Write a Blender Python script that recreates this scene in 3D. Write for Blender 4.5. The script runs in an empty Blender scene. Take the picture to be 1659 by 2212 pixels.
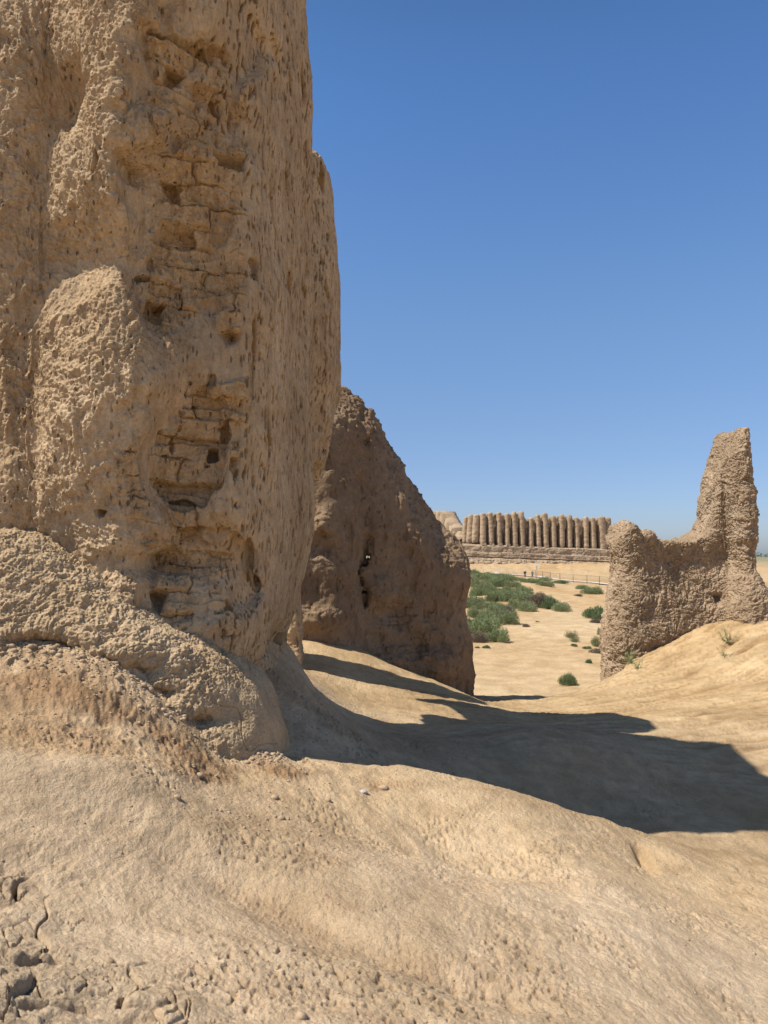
import bpy, math, random
import numpy as np
from concurrent.futures import ThreadPoolExecutor

# ------------------------------------------------------------------ camera, sky, sun, exposure
scn = bpy.context.scene
COL = scn.collection
EYE = 7.0                                   # eye height; all layout below is worked out relative to the eye, then lifted
PITCH = math.radians(3.35)
cd = bpy.data.cameras.new('camera'); cam = bpy.data.objects.new('camera', cd); COL.objects.link(cam)
cam.location = (0, 0, EYE); cam.rotation_euler = (math.radians(90) + PITCH, 0, 0)
cd.sensor_fit = 'VERTICAL'; cd.sensor_height = 24; cd.sensor_width = 18; cd.lens = 24 * 720 / 1024
cd.clip_start = .05; cd.clip_end = 20000
cd.dof.use_dof = True; cd.dof.focus_distance = 7.0; cd.dof.aperture_fstop = 4.6
scn.camera = cam
SUN_EL, SUN_A = math.radians(56.2), math.radians(20)     # A: how far the sun stands behind the left shoulder
SUN = np.array([-math.cos(SUN_A) * math.cos(SUN_EL), -math.sin(SUN_A) * math.cos(SUN_EL), math.sin(SUN_EL)])
w = bpy.data.worlds.new('World'); scn.world = w; w.use_nodes = True
nt = w.node_tree; bg = nt.nodes['Background']
sky = nt.nodes.new('ShaderNodeTexSky'); sky.sky_type = 'NISHITA'; sky.sun_disc = False
sky.sun_elevation = SUN_EL; sky.sun_rotation = math.atan2(SUN[0], SUN[1])
sky.altitude = 200; sky.air_density = 1.0; sky.dust_density = 1.0; sky.ozone_density = 3.0
# clear dry-air colour of this sky: a tint by elevation on top of the sky model, darkened overhead to cut blue fill
_tc = nt.nodes.new('ShaderNodeTexCoord'); _sp = nt.nodes.new('ShaderNodeSeparateXYZ'); _rp = nt.nodes.new('ShaderNodeValToRGB'); _mx = nt.nodes.new('ShaderNodeVectorMath'); _m2 = nt.nodes.new('ShaderNodeVectorMath')
nt.links.new(_tc.outputs['Generated'], _sp.inputs[0]); nt.links.new(_sp.outputs[2], _rp.inputs[0])
_st = [(0.01, (0.44, 0.48, 0.62)), (0.05, (0.385, 0.44, 0.60)), (0.147, (0.415, 0.442, 0.525)), (0.313, (0.52, 0.60, 0.66)), (0.49, (0.4192, 0.585, 0.739)), (0.616, (0.3571, 0.5563, 0.718)), (0.78, (0.24, 0.26, 0.25))]
while len(_rp.color_ramp.elements) < len(_st): _rp.color_ramp.elements.new(.5)
for _e, (_p, _c) in zip(_rp.color_ramp.elements, _st): _e.position = _p; _e.color = (*_c, 1)
_rp.color_ramp.interpolation = 'B_SPLINE'; _mx.operation = 'MULTIPLY'; _m2.operation = 'SCALE'; _m2.inputs[3].default_value = 2.0
nt.links.new(sky.outputs[0], _mx.inputs[0]); nt.links.new(_rp.outputs[0], _mx.inputs[1]); nt.links.new(_mx.outputs[0], _m2.inputs[0]); nt.links.new(_m2.outputs[0], bg.inputs[0]); bg.inputs[1].default_value = .09
sl = bpy.data.lights.new('sun', 'SUN'); sl.energy = 4.8; sl.angle = math.radians(.53); sl.color = (1, .94, .85)
so = bpy.data.objects.new('sun', sl); COL.objects.link(so)
from mathutils import Vector
so.rotation_euler = Vector(SUN.tolist()).to_track_quat('Z', 'Y').to_euler(); so.location = (-30, -10, 60)
scn.view_settings.view_transform = 'Standard'; scn.view_settings.look = 'None'
scn.view_settings.exposure = 0.40; scn.view_settings.gamma = 1.0
scn.cycles.max_bounces = 6; scn.cycles.diffuse_bounces = 4; scn.cycles.use_denoising = True

# ------------------------------------------------------------------ numpy noise
F = np.float32
POOL = ThreadPoolExecutor(4)
_r = np.random.RandomState(7)
PERM = np.concatenate([_r.permutation(256)] * 3).astype(np.int32)
_g = _r.normal(size=(256, 3)); GRAD = (_g / np.linalg.norm(_g, axis=1)[:, None] * 1.6).astype(F)

def _par(fn, P, *a):
    n = len(P)
    if n < 20000: return fn(P, *a)
    k = max(4, n // 60000)
    return np.concatenate(list(POOL.map(lambda q: fn(q, *a), np.array_split(P, k))))

def _perlin(P, seed):
    P = P.astype(F) + F(seed * 17.137)
    i = np.floor(P); f = P - i; i = i.astype(np.int32) & 255
    u = f * f * f * (f * (f * 6 - 15) + 10)
    out = None
    res = []
    for dx in (0, 1):
        a = PERM[i[:, 0] + dx]
        for dy in (0, 1):
            b = PERM[a + i[:, 1] + dy]
            for dz in (0, 1):
                g = GRAD[PERM[b + i[:, 2] + dz] & 255]
                res.append(g[:, 0] * (f[:, 0] - dx) + g[:, 1] * (f[:, 1] - dy) + g[:, 2] * (f[:, 2] - dz))
    ux, uy, uz = u[:, 0], u[:, 1], u[:, 2]
    l = lambda a, b, t: a + (b - a) * t
    return l(l(l(res[0], res[1], uz), l(res[2], res[3], uz), uy), l(l(res[4], res[5], uz), l(res[6], res[7], uz), uy), ux)
def noise(P, freq=1.0, seed=0, st=(1, 1, 1)):
    return _par(_perlin, P * (np.array(st, F) * F(freq)), seed)
def fbm(P, freq, octs, seed=0, st=(1, 1, 1), gain=.5):
    o = 0; a = 1
    for k in range(octs):
        o = o + a * noise(P, freq * 2.03 ** k, seed + k, st); a *= gain
    return o
def ridged(P, freq, octs, seed=0, st=(1, 1, 1), gain=.5):
    o = 0; a = 1
    for k in range(octs):
        o = o + a * (1 - 2 * np.abs(noise(P, freq * 2.03 ** k, seed + k, st))); a *= gain
    return o
def _hash3(i, j, k, s):
    h = (i * 374761393 + j * 668265263 + k * 1274126177 + s * 974634777).astype(np.uint32)
    h = (h ^ (h >> np.uint32(13))) * np.uint32(1274126177)
    return ((h ^ (h >> np.uint32(16))) & np.uint32(0xffff)).astype(F) / F(65535)
def _worley(P, seed):
    i = np.floor(P).astype(np.int64); f1 = np.full(len(P), 9, F); f2 = f1.copy(); idv = np.zeros(len(P), F)
    for dx in (-1, 0, 1):
        for dy in (-1, 0, 1):
            for dz in (-1, 0, 1):
                a, b, c = i[:, 0] + dx, i[:, 1] + dy, i[:, 2] + dz
                d = (a + _hash3(a, b, c, seed) - P[:, 0]) ** 2 + (b + _hash3(a, b, c, seed + 1) - P[:, 1]) ** 2 + (c + _hash3(a, b, c, seed + 2) - P[:, 2]) ** 2
                m = d < f1
                f2 = np.where(m, f1, np.minimum(f2, d)); idv = np.where(m, _hash3(a, b, c, seed + 3), idv); f1 = np.where(m, d, f1)
    return np.stack([np.sqrt(f1), np.sqrt(f2), idv], 1)
def worley(P, freq, seed=0, st=(1, 1, 1)):
    return _par(_worley, P * (np.array(st, F) * F(freq)), seed)
def smooth(a, b, x):
    t = np.clip((x - a) / (b - a), 0, 1); return t * t * (3 - 2 * t)
def blob(P, c, r):                          # soft ellipsoid mask
    c = np.array(c, F); r = np.array(r, F)
    return np.exp(-(((P - c) / r) ** 2).sum(-1))
def smin(a, b, k): 
    h = np.clip(.5 + .5 * (b - a) / k, 0, 1); return b + (a - b) * h - k * h * (1 - h)
def smax(a, b, k): return -smin(-a, -b, k)

# ------------------------------------------------------------------ photograph directions -> points (eye at the origin)
CP, SP = math.cos(PITCH), math.sin(PITCH)
def ray(u, v):
    a, b = (u - 829.5) / 1555, (1106 - v) / 1555
    return np.array([a, CP - b * SP, SP + b * CP])
def at(u, v, D):
    r = ray(u, v); return r * (D / r[1])

# ------------------------------------------------------------------ terrain height (relative to the eye)
CPT = [(0,2212,1.6),(300,2212,1.85),(830,2212,2.15),(1300,2212,2.5),(1659,2212,2.9),(0,1900,2.55),(400,1900,2.9),(830,1900,3.25),(1300,1900,3.95),
 (1659,2000,4.2),(0,1700,2.95),(400,1740,3.4),(0,1617,3.15),(200,1632,3.35),(300,1648,3.5),(550,1685,4.1),(0,1500,3.75),(0,1385,4.2),(100,1400,4.2),(200,1442,4.2),(330,1508,4.27),(440,1585,4.38),(560,1612,4.55),(250,1550,3.95),(360,1610,4.0),(480,1640,4.4),
 (600,1610,4.95),(700,1640,4.95),(830,1700,4.6),(860,1645,5.25),(1110,1700,5.44),(1300,1765,5.5),(1500,1812,5.85),(1659,1835,6.05),(1400,1860,4.9),
 (1170,1600,7.4),(1475,1620,8.05),(1659,1690,7.5),(1450,1545,10.2),(1170,1535,11.2),(1050,1514,12.2),(1150,1506,13.2),(1320,1458,15.3),
 (1659,1290,17),(1500,1350,16.3),(1659,1500,11.5),(1400,1483,13.4),(1659,1400,14),(650,1400,10.6),(780,1400,11.3),(860,1440,11.6),(1000,1497,12.5),
 (806,1459,10.5),(861,1500,9.9),(660,1455,9.3),(980,1552,9.4),(630,1400,7.2),(600,1450,6.3),(590,1530,5.7),(900,1600,6.9),(700,1520,7.3)]
pts = [tuple(at(*c)) for c in CPT]
pts += [(-4, 4.3, .15), (-3.2, 4.4, -.3), (-4, 3.2, -.45), (-4, 6, -.4), (-2, 8, -.9), (-3, 12, -1.0), (-6, 9, -.6), (-2.5, 2, -.75), (-4, 0, -.6), (0, 0, -1.42), (0, -4, -1.2), (3, 0, -1.75), (6, 2, -2.1),
        (6, 6, -2.2), (9, 10, -1.5), (12, 16, -.6), (9, 18.5, -.9), (6, -4, -1.8), (-7, 2, .1), (2.2, 16, -3.6), (0, 15, -2.9), (-3, 16, -1.8)]
for u, v, D, dy, dz in ((0,1617,3.15,.18,-.055),(200,1632,3.35,.17,-.055),(380,1662,3.65,.16,-.055),(1110,1700,5.44,.5,-.22),(1300,1765,5.5,.5,-.27),(860,1645,5.25,.5,-.20)):
    q = at(u, v, D); pts.append((q[0], q[1] + dy, q[2] + dz))
pts = np.array(pts)
def _tps(r2): return np.where(r2 > 1e-9, r2 * np.log(np.maximum(r2, 1e-9)), 0)
_n = len(pts)
_K = _tps(((pts[:, None, :2] - pts[None, :, :2]) ** 2).sum(-1)) + np.eye(_n) * .02
_A = np.zeros((_n + 3, _n + 3)); _A[:_n, :_n] = _K; _A[:_n, _n] = 1; _A[:_n, _n + 1:] = pts[:, :2]; _A[_n:, :_n] = _A[:_n, _n:].T
_W = np.linalg.solve(_A, np.concatenate([pts[:, 2], [0, 0, 0]]))
def _near(P):
    o = _W[_n] + P[:, 0] * _W[_n + 1] + P[:, 1] * _W[_n + 2]
    for k in range(_n): o = o + _W[k] * _tps((P[:, 0] - pts[k, 0]) ** 2 + (P[:, 1] - pts[k, 1]) ** 2)
    return o
FA, FB = np.array([26.6, 211.0]), np.array([65.0, 218.0])        # front line of the far fortress
FD = (FB - FA) / np.linalg.norm(FB - FA); FN = np.array([FD[1], -FD[0]])
def plain(x, y):
    z = -6.3 + 1.15 * smooth(135, 195, y - .45 * (x - 30)) - .3 * smooth(60, 110, x)
    for mx, my, rx, ry, h in ((21.5, 118, 7, 9, 1.6), (30, 128, 7, 7, 1.1), (27, 98, 14, 12, 1.0), (13, 92, 6, 6, .4), (36, 116, 8, 9, .6), (9, 70, 6, 6, .25), (22, 62, 12, 8, .25)):
        z = z + h * np.exp(-((x - mx) / rx) ** 2 - ((y - my) / ry) ** 2)
    dn = (x - FA[0]) * FN[0] + (y - FA[1]) * FN[1]; ds = (x - FA[0]) * FD[0] + (y - FA[1]) * FD[1]
    side = smooth(-45, -12, ds) * (1 - smooth(52, 75, ds)) * smooth(-90, -50, dn)
    bank = -3.1 - .12 * np.maximum(dn - 5, 0)
    z = np.where(dn > -90, z + side * np.maximum(bank - z, 0), z)
    return z
def base_height(P):
    x, y = P[:, 0], P[:, 1]
    Q = np.stack([np.clip(x, -14, 15), np.clip(y, -8, 22)], 1)
    n = _near(Q)
    n = np.clip(n, -4.6, 1.2)
    rr = np.maximum(np.maximum(np.abs(x) * 1.15 - 1, -y * 1.6), y)
    # the ruin mound falls away to the plain
    t = smooth(13.4 + np.clip((x - 2.2) * 1.25, 0, 6.5), 26 + np.clip(x * .6, 0, 5), np.where(y > 8, np.hypot(y, np.maximum(np.abs(x) - 8, 0) * .8), rr * .7))
    edge = 13.1 + .55 * np.clip(x - 1.2, 0, 3.7) + 3.5 * smooth(4.9, 6.5, x)
    n = n - 1.6 * smooth(0, 1.8, y - edge) * smooth(-4, -1, x)
    return n * (1 - t) + plain(x, y) * t
def height(x, y):
    P = np.stack([np.atleast_1d(np.asarray(x, float)), np.atleast_1d(np.asarray(y, float))], 1)
    return _par(base_height, P)
def hit(u, v, tmin=1.0, tmax=420):
    r = ray(u, v); t = np.geomspace(tmin, tmax, 1500); p = r[None] * t[:, None]
    z = height(p[:, 0], p[:, 1]); k = np.argmax(p[:, 2] < z)
    return np.array([p[k, 0], p[k, 1], z[k]])

# ------------------------------------------------------------------ mesh helpers
def tag(o, label=None, cat=None, group=None, kind=None):
    if label: o['label'] = label
    if cat: o['category'] = cat
    if group: o['group'] = group
    if kind: o['kind'] = kind
    return o
def raw_mesh(name, V, Q, smooth_shade=True, tint=None):
    me = bpy.data.meshes.new(name); V = np.asarray(V, F); Q = np.asarray(Q, np.int32); n = Q.shape[1]
    me.vertices.add(len(V)); me.vertices.foreach_set('co', V.ravel())
    me.loops.add(Q.size); me.loops.foreach_set('vertex_index', Q.ravel())
    me.polygons.add(len(Q)); me.polygons.foreach_set('loop_start', np.arange(0, Q.size, n, dtype=np.int32))
    me.polygons.foreach_set('loop_total', np.full(len(Q), n, np.int32))
    me.polygons.foreach_set('use_smooth', np.full(len(Q), smooth_shade))
    if tint is None: tint = np.ones((len(V), 3), F)
    if True:
        a = me.attributes.new('tint', 'FLOAT_COLOR', 'POINT'); t = np.ones((len(V), 4), F); t[:, :3] = tint if tint.ndim == 2 else tint[:, None]
        a.data.foreach_set('color', t.ravel())
    me.update(calc_edges=True); return me
def mesh_obj(name, V, Q, mat, parent=None, shade=True, tint=None, lift=True):
    V = np.array(V, float)
    if lift and parent is None: V = V + np.array([0, 0, EYE])
    elif lift: V = V + np.array([0, 0, EYE]) - np.array(parent.location)
    o = bpy.data.objects.new(name, raw_mesh(name, V, Q, shade, tint)); o.data.materials.append(mat); COL.objects.link(o)
    if parent: o.parent = parent
    return o
def empty(name, loc):
    o = bpy.data.objects.new(name, None); o.empty_display_size = .3; COL.objects.link(o); o.location = (loc[0], loc[1], loc[2] + EYE); return o
def normals(V, Q):
    a, b, c, d = (V[Q[:, k]] for k in range(4)); n = np.cross(c - a, d - b); N = np.zeros_like(V)
    for k in range(4):
        for ax in range(3): N[:, ax] += np.bincount(Q[:, k], n[:, ax], len(V))
    return N / np.maximum(np.linalg.norm(N, axis=1), 1e-12)[:, None]
def relax(V, Q, it=1, lam=.5):
    n = len(V); cnt = np.zeros(n)
    E = np.concatenate([Q[:, [0, 1]], Q[:, [1, 2]], Q[:, [2, 3]], Q[:, [3, 0]]]); E = np.concatenate([E, E[:, ::-1]])
    cnt = np.maximum(np.bincount(E[:, 0], minlength=n), 1)
    for _ in range(it):
        S = np.stack([np.bincount(E[:, 0], V[E[:, 1], ax], n) for ax in range(3)], 1) / cnt[:, None]
        V = V + lam * (S - V)
    return V
def subdiv(V, Q):
    n = len(V); E = np.concatenate([Q[:, [0, 1]], Q[:, [1, 2]], Q[:, [2, 3]], Q[:, [3, 0]]]); Es = np.sort(E, 1)
    key = Es[:, 0].astype(np.int64) * n + Es[:, 1]; uk, inv = np.unique(key, return_inverse=True)
    M = (V[uk // n] + V[uk % n]) / 2; C = V[Q].mean(1); q = len(Q); inv = inv.reshape(4, q) + n
    c = np.arange(q) + n + len(uk)
    NQ = np.concatenate([np.stack([Q[:, k], inv[k], c, inv[(k + 3) % 4]], 1) for k in range(4)])
    return np.concatenate([V, M, C]), NQ
def nets(f, lo, h):                          # naive surface nets: f<0 inside
    nx, ny, nz = f.shape; s = f < 0
    cs = np.zeros((nx - 1, ny - 1, nz - 1), np.int8)
    for dx in (0, 1):
        for dy in (0, 1):
            for dz in (0, 1): cs += s[dx:nx - 1 + dx, dy:ny - 1 + dy, dz:nz - 1 + dz]
    act = (cs > 0) & (cs < 8); ids = np.full(act.shape, -1, np.int64); I = np.argwhere(act); ids[act] = np.arange(len(I))
    acc = np.zeros((len(I), 3)); cnt = np.zeros(len(I))
    cr = [(a, b, c) for a in (0, 1) for b in (0, 1) for c in (0, 1)]
    for a in cr:
        for ax in range(3):
            if a[ax]: continue
            b = list(a); b[ax] = 1
            fa = f[I[:, 0] + a[0], I[:, 1] + a[1], I[:, 2] + a[2]]; fb = f[I[:, 0] + b[0], I[:, 1] + b[1], I[:, 2] + b[2]]
            m = (fa < 0) != (fb < 0); t = np.where(m, fa / np.where(m, fa - fb, 1), 0)
            p = np.array(a, float)[None].repeat(len(I), 0); p[:, ax] += t
            acc[m] += p[m]; cnt[m] += 1
    V = (I + acc / cnt[:, None]) * h + np.array(lo)
    Qs = []
    for ax in range(3):
        o1, o2 = [k for k in range(3) if k != ax]
        sl0 = [slice(None)] * 3; sl1 = [slice(None)] * 3; sl0[ax] = slice(0, -1); sl1[ax] = slice(1, None)
        ch = s[tuple(sl0)] != s[tuple(sl1)]
        J = np.argwhere(ch); ok = np.ones(len(J), bool)
        for o in (o1, o2): ok &= (J[:, o] > 0) & (J[:, o] < f.shape[o] - 1)
        J = J[ok]
        def gid(d1, d2):
            K = J.copy(); K[:, o1] -= d1; K[:, o2] -= d2; return ids[K[:, 0], K[:, 1], K[:, 2]]
        q = np.stack([gid(1, 1), gid(0, 1), gid(0, 0), gid(1, 0)], 1)
        ins = s[J[:, 0], J[:, 1], J[:, 2]]; flip = ins if ax != 1 else ~ins
        q[~flip] = q[~flip][:, ::-1]; Qs.append(q)
    return V, np.concatenate(Qs)
def sd_poly(poly, X, Y):
    poly = np.array(poly, float); n = len(poly); d = np.full(X.shape, 1e9); s = np.ones(X.shape)
    for i in range(n):
        a = poly[i]; b = poly[i - 1]; e = b - a; wx, wy = X - a[0], Y - a[1]
        t = np.clip((wx * e[0] + wy * e[1]) / (e @ e), 0, 1)
        d = np.minimum(d, (wx - e[0] * t) ** 2 + (wy - e[1] * t) ** 2)
        c1 = Y >= a[1]; c2 = Y < b[1]; c3 = e[0] * wy > e[1] * wx
        s = np.where((c1 & c2 & c3) | (~c1 & ~c2 & ~c3), -s, s)
    return s * np.sqrt(d)
def grid(lo, hi, h):
    ax = [np.arange(lo[k], hi[k] + h, h) for k in range(3)]
    return ax, np.stack(np.meshgrid(*ax, indexing='ij'), -1).reshape(-1, 3).astype(F)
def capsule(P, a, b, ra, rb=None):
    a = np.array(a, F); b = np.array(b, F); rb = ra if rb is None else rb; e = b - a
    t = np.clip(((P - a) @ e) / (e @ e), 0, 1); return np.linalg.norm(P - a - e * t[:, None], axis=1) - (ra + (rb - ra) * t)
def box3(P, c, hs, r=.0):
    q = np.abs(P - np.array(c, F)) - (np.array(hs, F) - r); return np.linalg.norm(np.maximum(q, 0), axis=1) + np.minimum(q.max(1), 0) - r

# ------------------------------------------------------------------ materials
def mud(name, cols, big=.6, bump=.6, grain=90, pits=0.0, pit_st=(1, 1, 1), pit_scale=30, streak=None, crack=0.0, rough=.95, spk=.5, dist=.012):
    m = bpy.data.materials.new(name); m.use_nodes = True; T = m.node_tree; N = T.nodes; L = T.links
    b = N['Principled BSDF']; b.inputs['Roughness'].default_value = rough; b.inputs['Specular IOR Level'].default_value = .12
    tc = N.new('ShaderNodeTexCoord'); co = tc.outputs['Object']
    def nz(scale, det=4, rgh=.55, dist=0, vec=None):
        n = N.new('ShaderNodeTexNoise'); n.inputs['Scale'].default_value = scale; n.inputs['Detail'].default_value = det
        n.inputs['Roughness'].default_value = rgh; n.inputs['Distortion'].default_value = dist; L.new(vec or co, n.inputs['Vector']); return n.outputs['Fac']
    def mp(sc):
        n = N.new('ShaderNodeMapping'); n.inputs['Scale'].default_value = sc[:3]
        if len(sc) > 3: n.inputs['Rotation'].default_value = (0, 0, sc[3])
        L.new(co, n.inputs[0]); return n.outputs[0]
    def ramp(f, stops):
        n = N.new('ShaderNodeValToRGB'); L.new(f, n.inputs[0]); e = n.color_ramp.elements
        while len(e) < len(stops): e.new(.5)
        for k, (p, c) in enumerate(stops): e[k].position = p; e[k].color = (*c, 1) if len(c) == 3 else c
        return n.outputs[0]
    def mix(a, c, f, mode='MIX'):
        n = N.new('ShaderNodeMix'); n.data_type = 'RGBA'; n.blend_type = mode
        for s, v in ((n.inputs['A'], a), (n.inputs['B'], c)):
            if isinstance(v, tuple): s.default_value = (*v, 1)
            else: L.new(v, s)
        if isinstance(f, float): n.inputs['Factor'].default_value = f
        else: L.new(f, n.inputs['Factor'])
        return n.outputs['Result']
    c = ramp(nz(big, 6, .6, .3), [(.32, cols[0]), (.5, cols[1]), (.68, cols[2])])
    c2 = ramp(nz(big * 9, 6, .65), [(.3, (.80, .78, .76)), (.55, (1, 1, 1)), (.75, (1.14, 1.15, 1.16))])
    c = mix(c, c2, 1.0, 'MULTIPLY')
    c3 = ramp(nz(grain * .8, 4, .7), [(.3, (.82, .81, .80)), (.6, (1.06, 1.06, 1.07))])
    c = mix(c, c3, spk, 'MULTIPLY')
    if streak:
        s = nz(streak[3], 4, .6, .4, mp(streak[:3]))
        c = mix(c, ramp(s, [(.3, (.80, .77, .74)), (.55, (1, 1, 1)), (.7, (1.1, 1.1, 1.1))]), .8, 'MULTIPLY')
    at_ = N.new('ShaderNodeAttribute'); at_.attribute_name = 'tint'
    c = mix(c, at_.outputs['Color'], 1.0, 'MULTIPLY')
    prev = None
    def bmp(h, st, ds, inv=False):
        nonlocal prev
        n = N.new('ShaderNodeBump'); n.inputs['Strength'].default_value = st; n.inputs['Distance'].default_value = ds; n.invert = inv
        L.new(h, n.inputs['Height'])
        if prev: L.new(prev, n.inputs['Normal'])
        prev = n.outputs[0]
    bmp(nz(grain * .28, 6, .62, .2), bump, dist * 2.2)
    bmp(nz(grain, 5, .65), bump, dist)
    if streak: bmp(nz(streak[3] * 2.2, 5, .65, .3, mp(streak[:3])), bump, dist * 1.6)
    if pits:
        v = N.new('ShaderNodeTexVoronoi'); v.inputs['Scale'].default_value = pit_scale; L.new(mp(pit_st), v.inputs['Vector'])
        msk = nz(5, 3)
        add = N.new('ShaderNodeMath'); add.operation = 'MULTIPLY_ADD'; add.inputs[1].default_value = .5; L.new(msk, add.inputs[0]); L.new(v.outputs['Distance'], add.inputs[2])
        p = ramp(add.outputs[0], [(.30, (0, 0, 0)), (.46, (1, 1, 1))])
        bmp(p, pits, dist * 2.5); c = mix(c, mix((.62, .58, .55), (1, 1, 1), p), .8, 'MULTIPLY')
    if crack:
        v = N.new('ShaderNodeTexVoronoi'); v.feature = 'DISTANCE_TO_EDGE'; v.inputs['Scale'].default_value = 6
        wv = N.new('ShaderNodeVectorMath'); wv.operation = 'MULTIPLY_ADD'; nn = N.new('ShaderNodeTexNoise'); nn.inputs['Scale'].default_value = 5; L.new(co, nn.inputs['Vector'])
        L.new(nn.outputs['Color'], wv.inputs[0]); wv.inputs[1].default_value = (.25, .25, .25); L.new(co, wv.inputs[2]); L.new(wv.outputs[0], v.inputs['Vector'])
        p = ramp(v.outputs['Distance'], [(0, (0, 0, 0)), (.03, (1, 1, 1))])
        k = ramp(nz(1.7, 2), [(.5, (1, 1, 1)), (.6, (0, 0, 0))]); p = mix(p, k, 1.0, 'LIGHTEN')
        bmp(p, crack, dist * 1.5)
    L.new(c, b.inputs['Base Color']); L.new(prev, b.inputs['Normal'])
    return m
def plainmat(name, col, rough=.8, var=.25, scale=8, metal=0, spec=.2):
    m = bpy.data.materials.new(name); m.use_nodes = True; T = m.node_tree; b = T.nodes['Principled BSDF']
    b.inputs['Roughness'].default_value = rough; b.inputs['Metallic'].default_value = metal; b.inputs['Specular IOR Level'].default_value = spec
    tc = T.nodes.new('ShaderNodeTexCoord'); n = T.nodes.new('ShaderNodeTexNoise'); n.inputs['Scale'].default_value = scale; n.inputs['Detail'].default_value = 5
    r = T.nodes.new('ShaderNodeValToRGB'); r.color_ramp.elements[0].position = .3; r.color_ramp.elements[1].position = .7
    r.color_ramp.elements[0].color = (*[x * (1 - var) for x in col], 1); r.color_ramp.elements[1].color = (*[min(1, x * (1 + var)) for x in col], 1)
    T.links.new(tc.outputs['Object'], n.inputs['Vector']); T.links.new(n.outputs['Fac'], r.inputs[0]); T.links.new(r.outputs[0], b.inputs['Base Color']); return m
def leafmat(name, a, bcol, rgh=.65):
    m = bpy.data.materials.new(name); m.use_nodes = True; T = m.node_tree; N = T.nodes; L = T.links; b = N['Principled BSDF']; b.inputs['Roughness'].default_value = rgh
    b.inputs['Specular IOR Level'].default_value = .2
    at_ = N.new('ShaderNodeAttribute'); at_.attribute_name = 'tint'
    oi = N.new('ShaderNodeObjectInfo'); mx = N.new('ShaderNodeMix'); mx.data_type = 'RGBA'; mx.inputs['A'].default_value = (*a, 1); mx.inputs['B'].default_value = (*bcol, 1)
    L.new(oi.outputs['Random'], mx.inputs['Factor'])
    mm = N.new('ShaderNodeMix'); mm.data_type = 'RGBA'; mm.blend_type = 'MULTIPLY'; mm.inputs['Factor'].default_value = 1
    L.new(mx.outputs['Result'], mm.inputs['A']); L.new(at_.outputs['Color'], mm.inputs['B']); L.new(mm.outputs['Result'], b.inputs['Base Color'])
    tr = N.new('ShaderNodeBsdfTranslucent'); L.new(mm.outputs['Result'], tr.inputs[0]); ms = N.new('ShaderNodeMixShader'); ms.inputs[0].default_value = .25
    L.new(b.outputs[0], ms.inputs[1]); L.new(tr.outputs[0], ms.inputs[2]); L.new(ms.outputs[0], N['Material Output'].inputs[0]); return m
M_GROUND = mud('mud_ground', [(.42, .295, .165), (.505, .365, .215), (.58, .435, .27)], big=.8, bump=.8, grain=105, crack=.0, spk=.8, dist=.011)
M_WALL = mud('mud_plaster', [(.45, .315, .18), (.51, .365, .215), (.57, .42, .255)], big=.9, bump=.75, grain=60, pits=.8, pit_st=(1, 1, .3), pit_scale=26, streak=(1, 1, .22, 14), spk=.7, crack=.35)
M_RUIN = mud('mud_brick_ruin', [(.36, .26, .165), (.42, .31, .20), (.48, .365, .245)], big=.8, bump=.8, grain=45, pits=.5, pit_st=(1, 1, .6), pit_scale=14, streak=(1, 1, .3, 8), spk=.7, dist=.02)
M_FORT = mud('fortress_mud', [(.34, .25, .165), (.39, .29, .19), (.44, .335, .225)], big=.12, bump=.8, grain=3, spk=.6, dist=.12)

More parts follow.
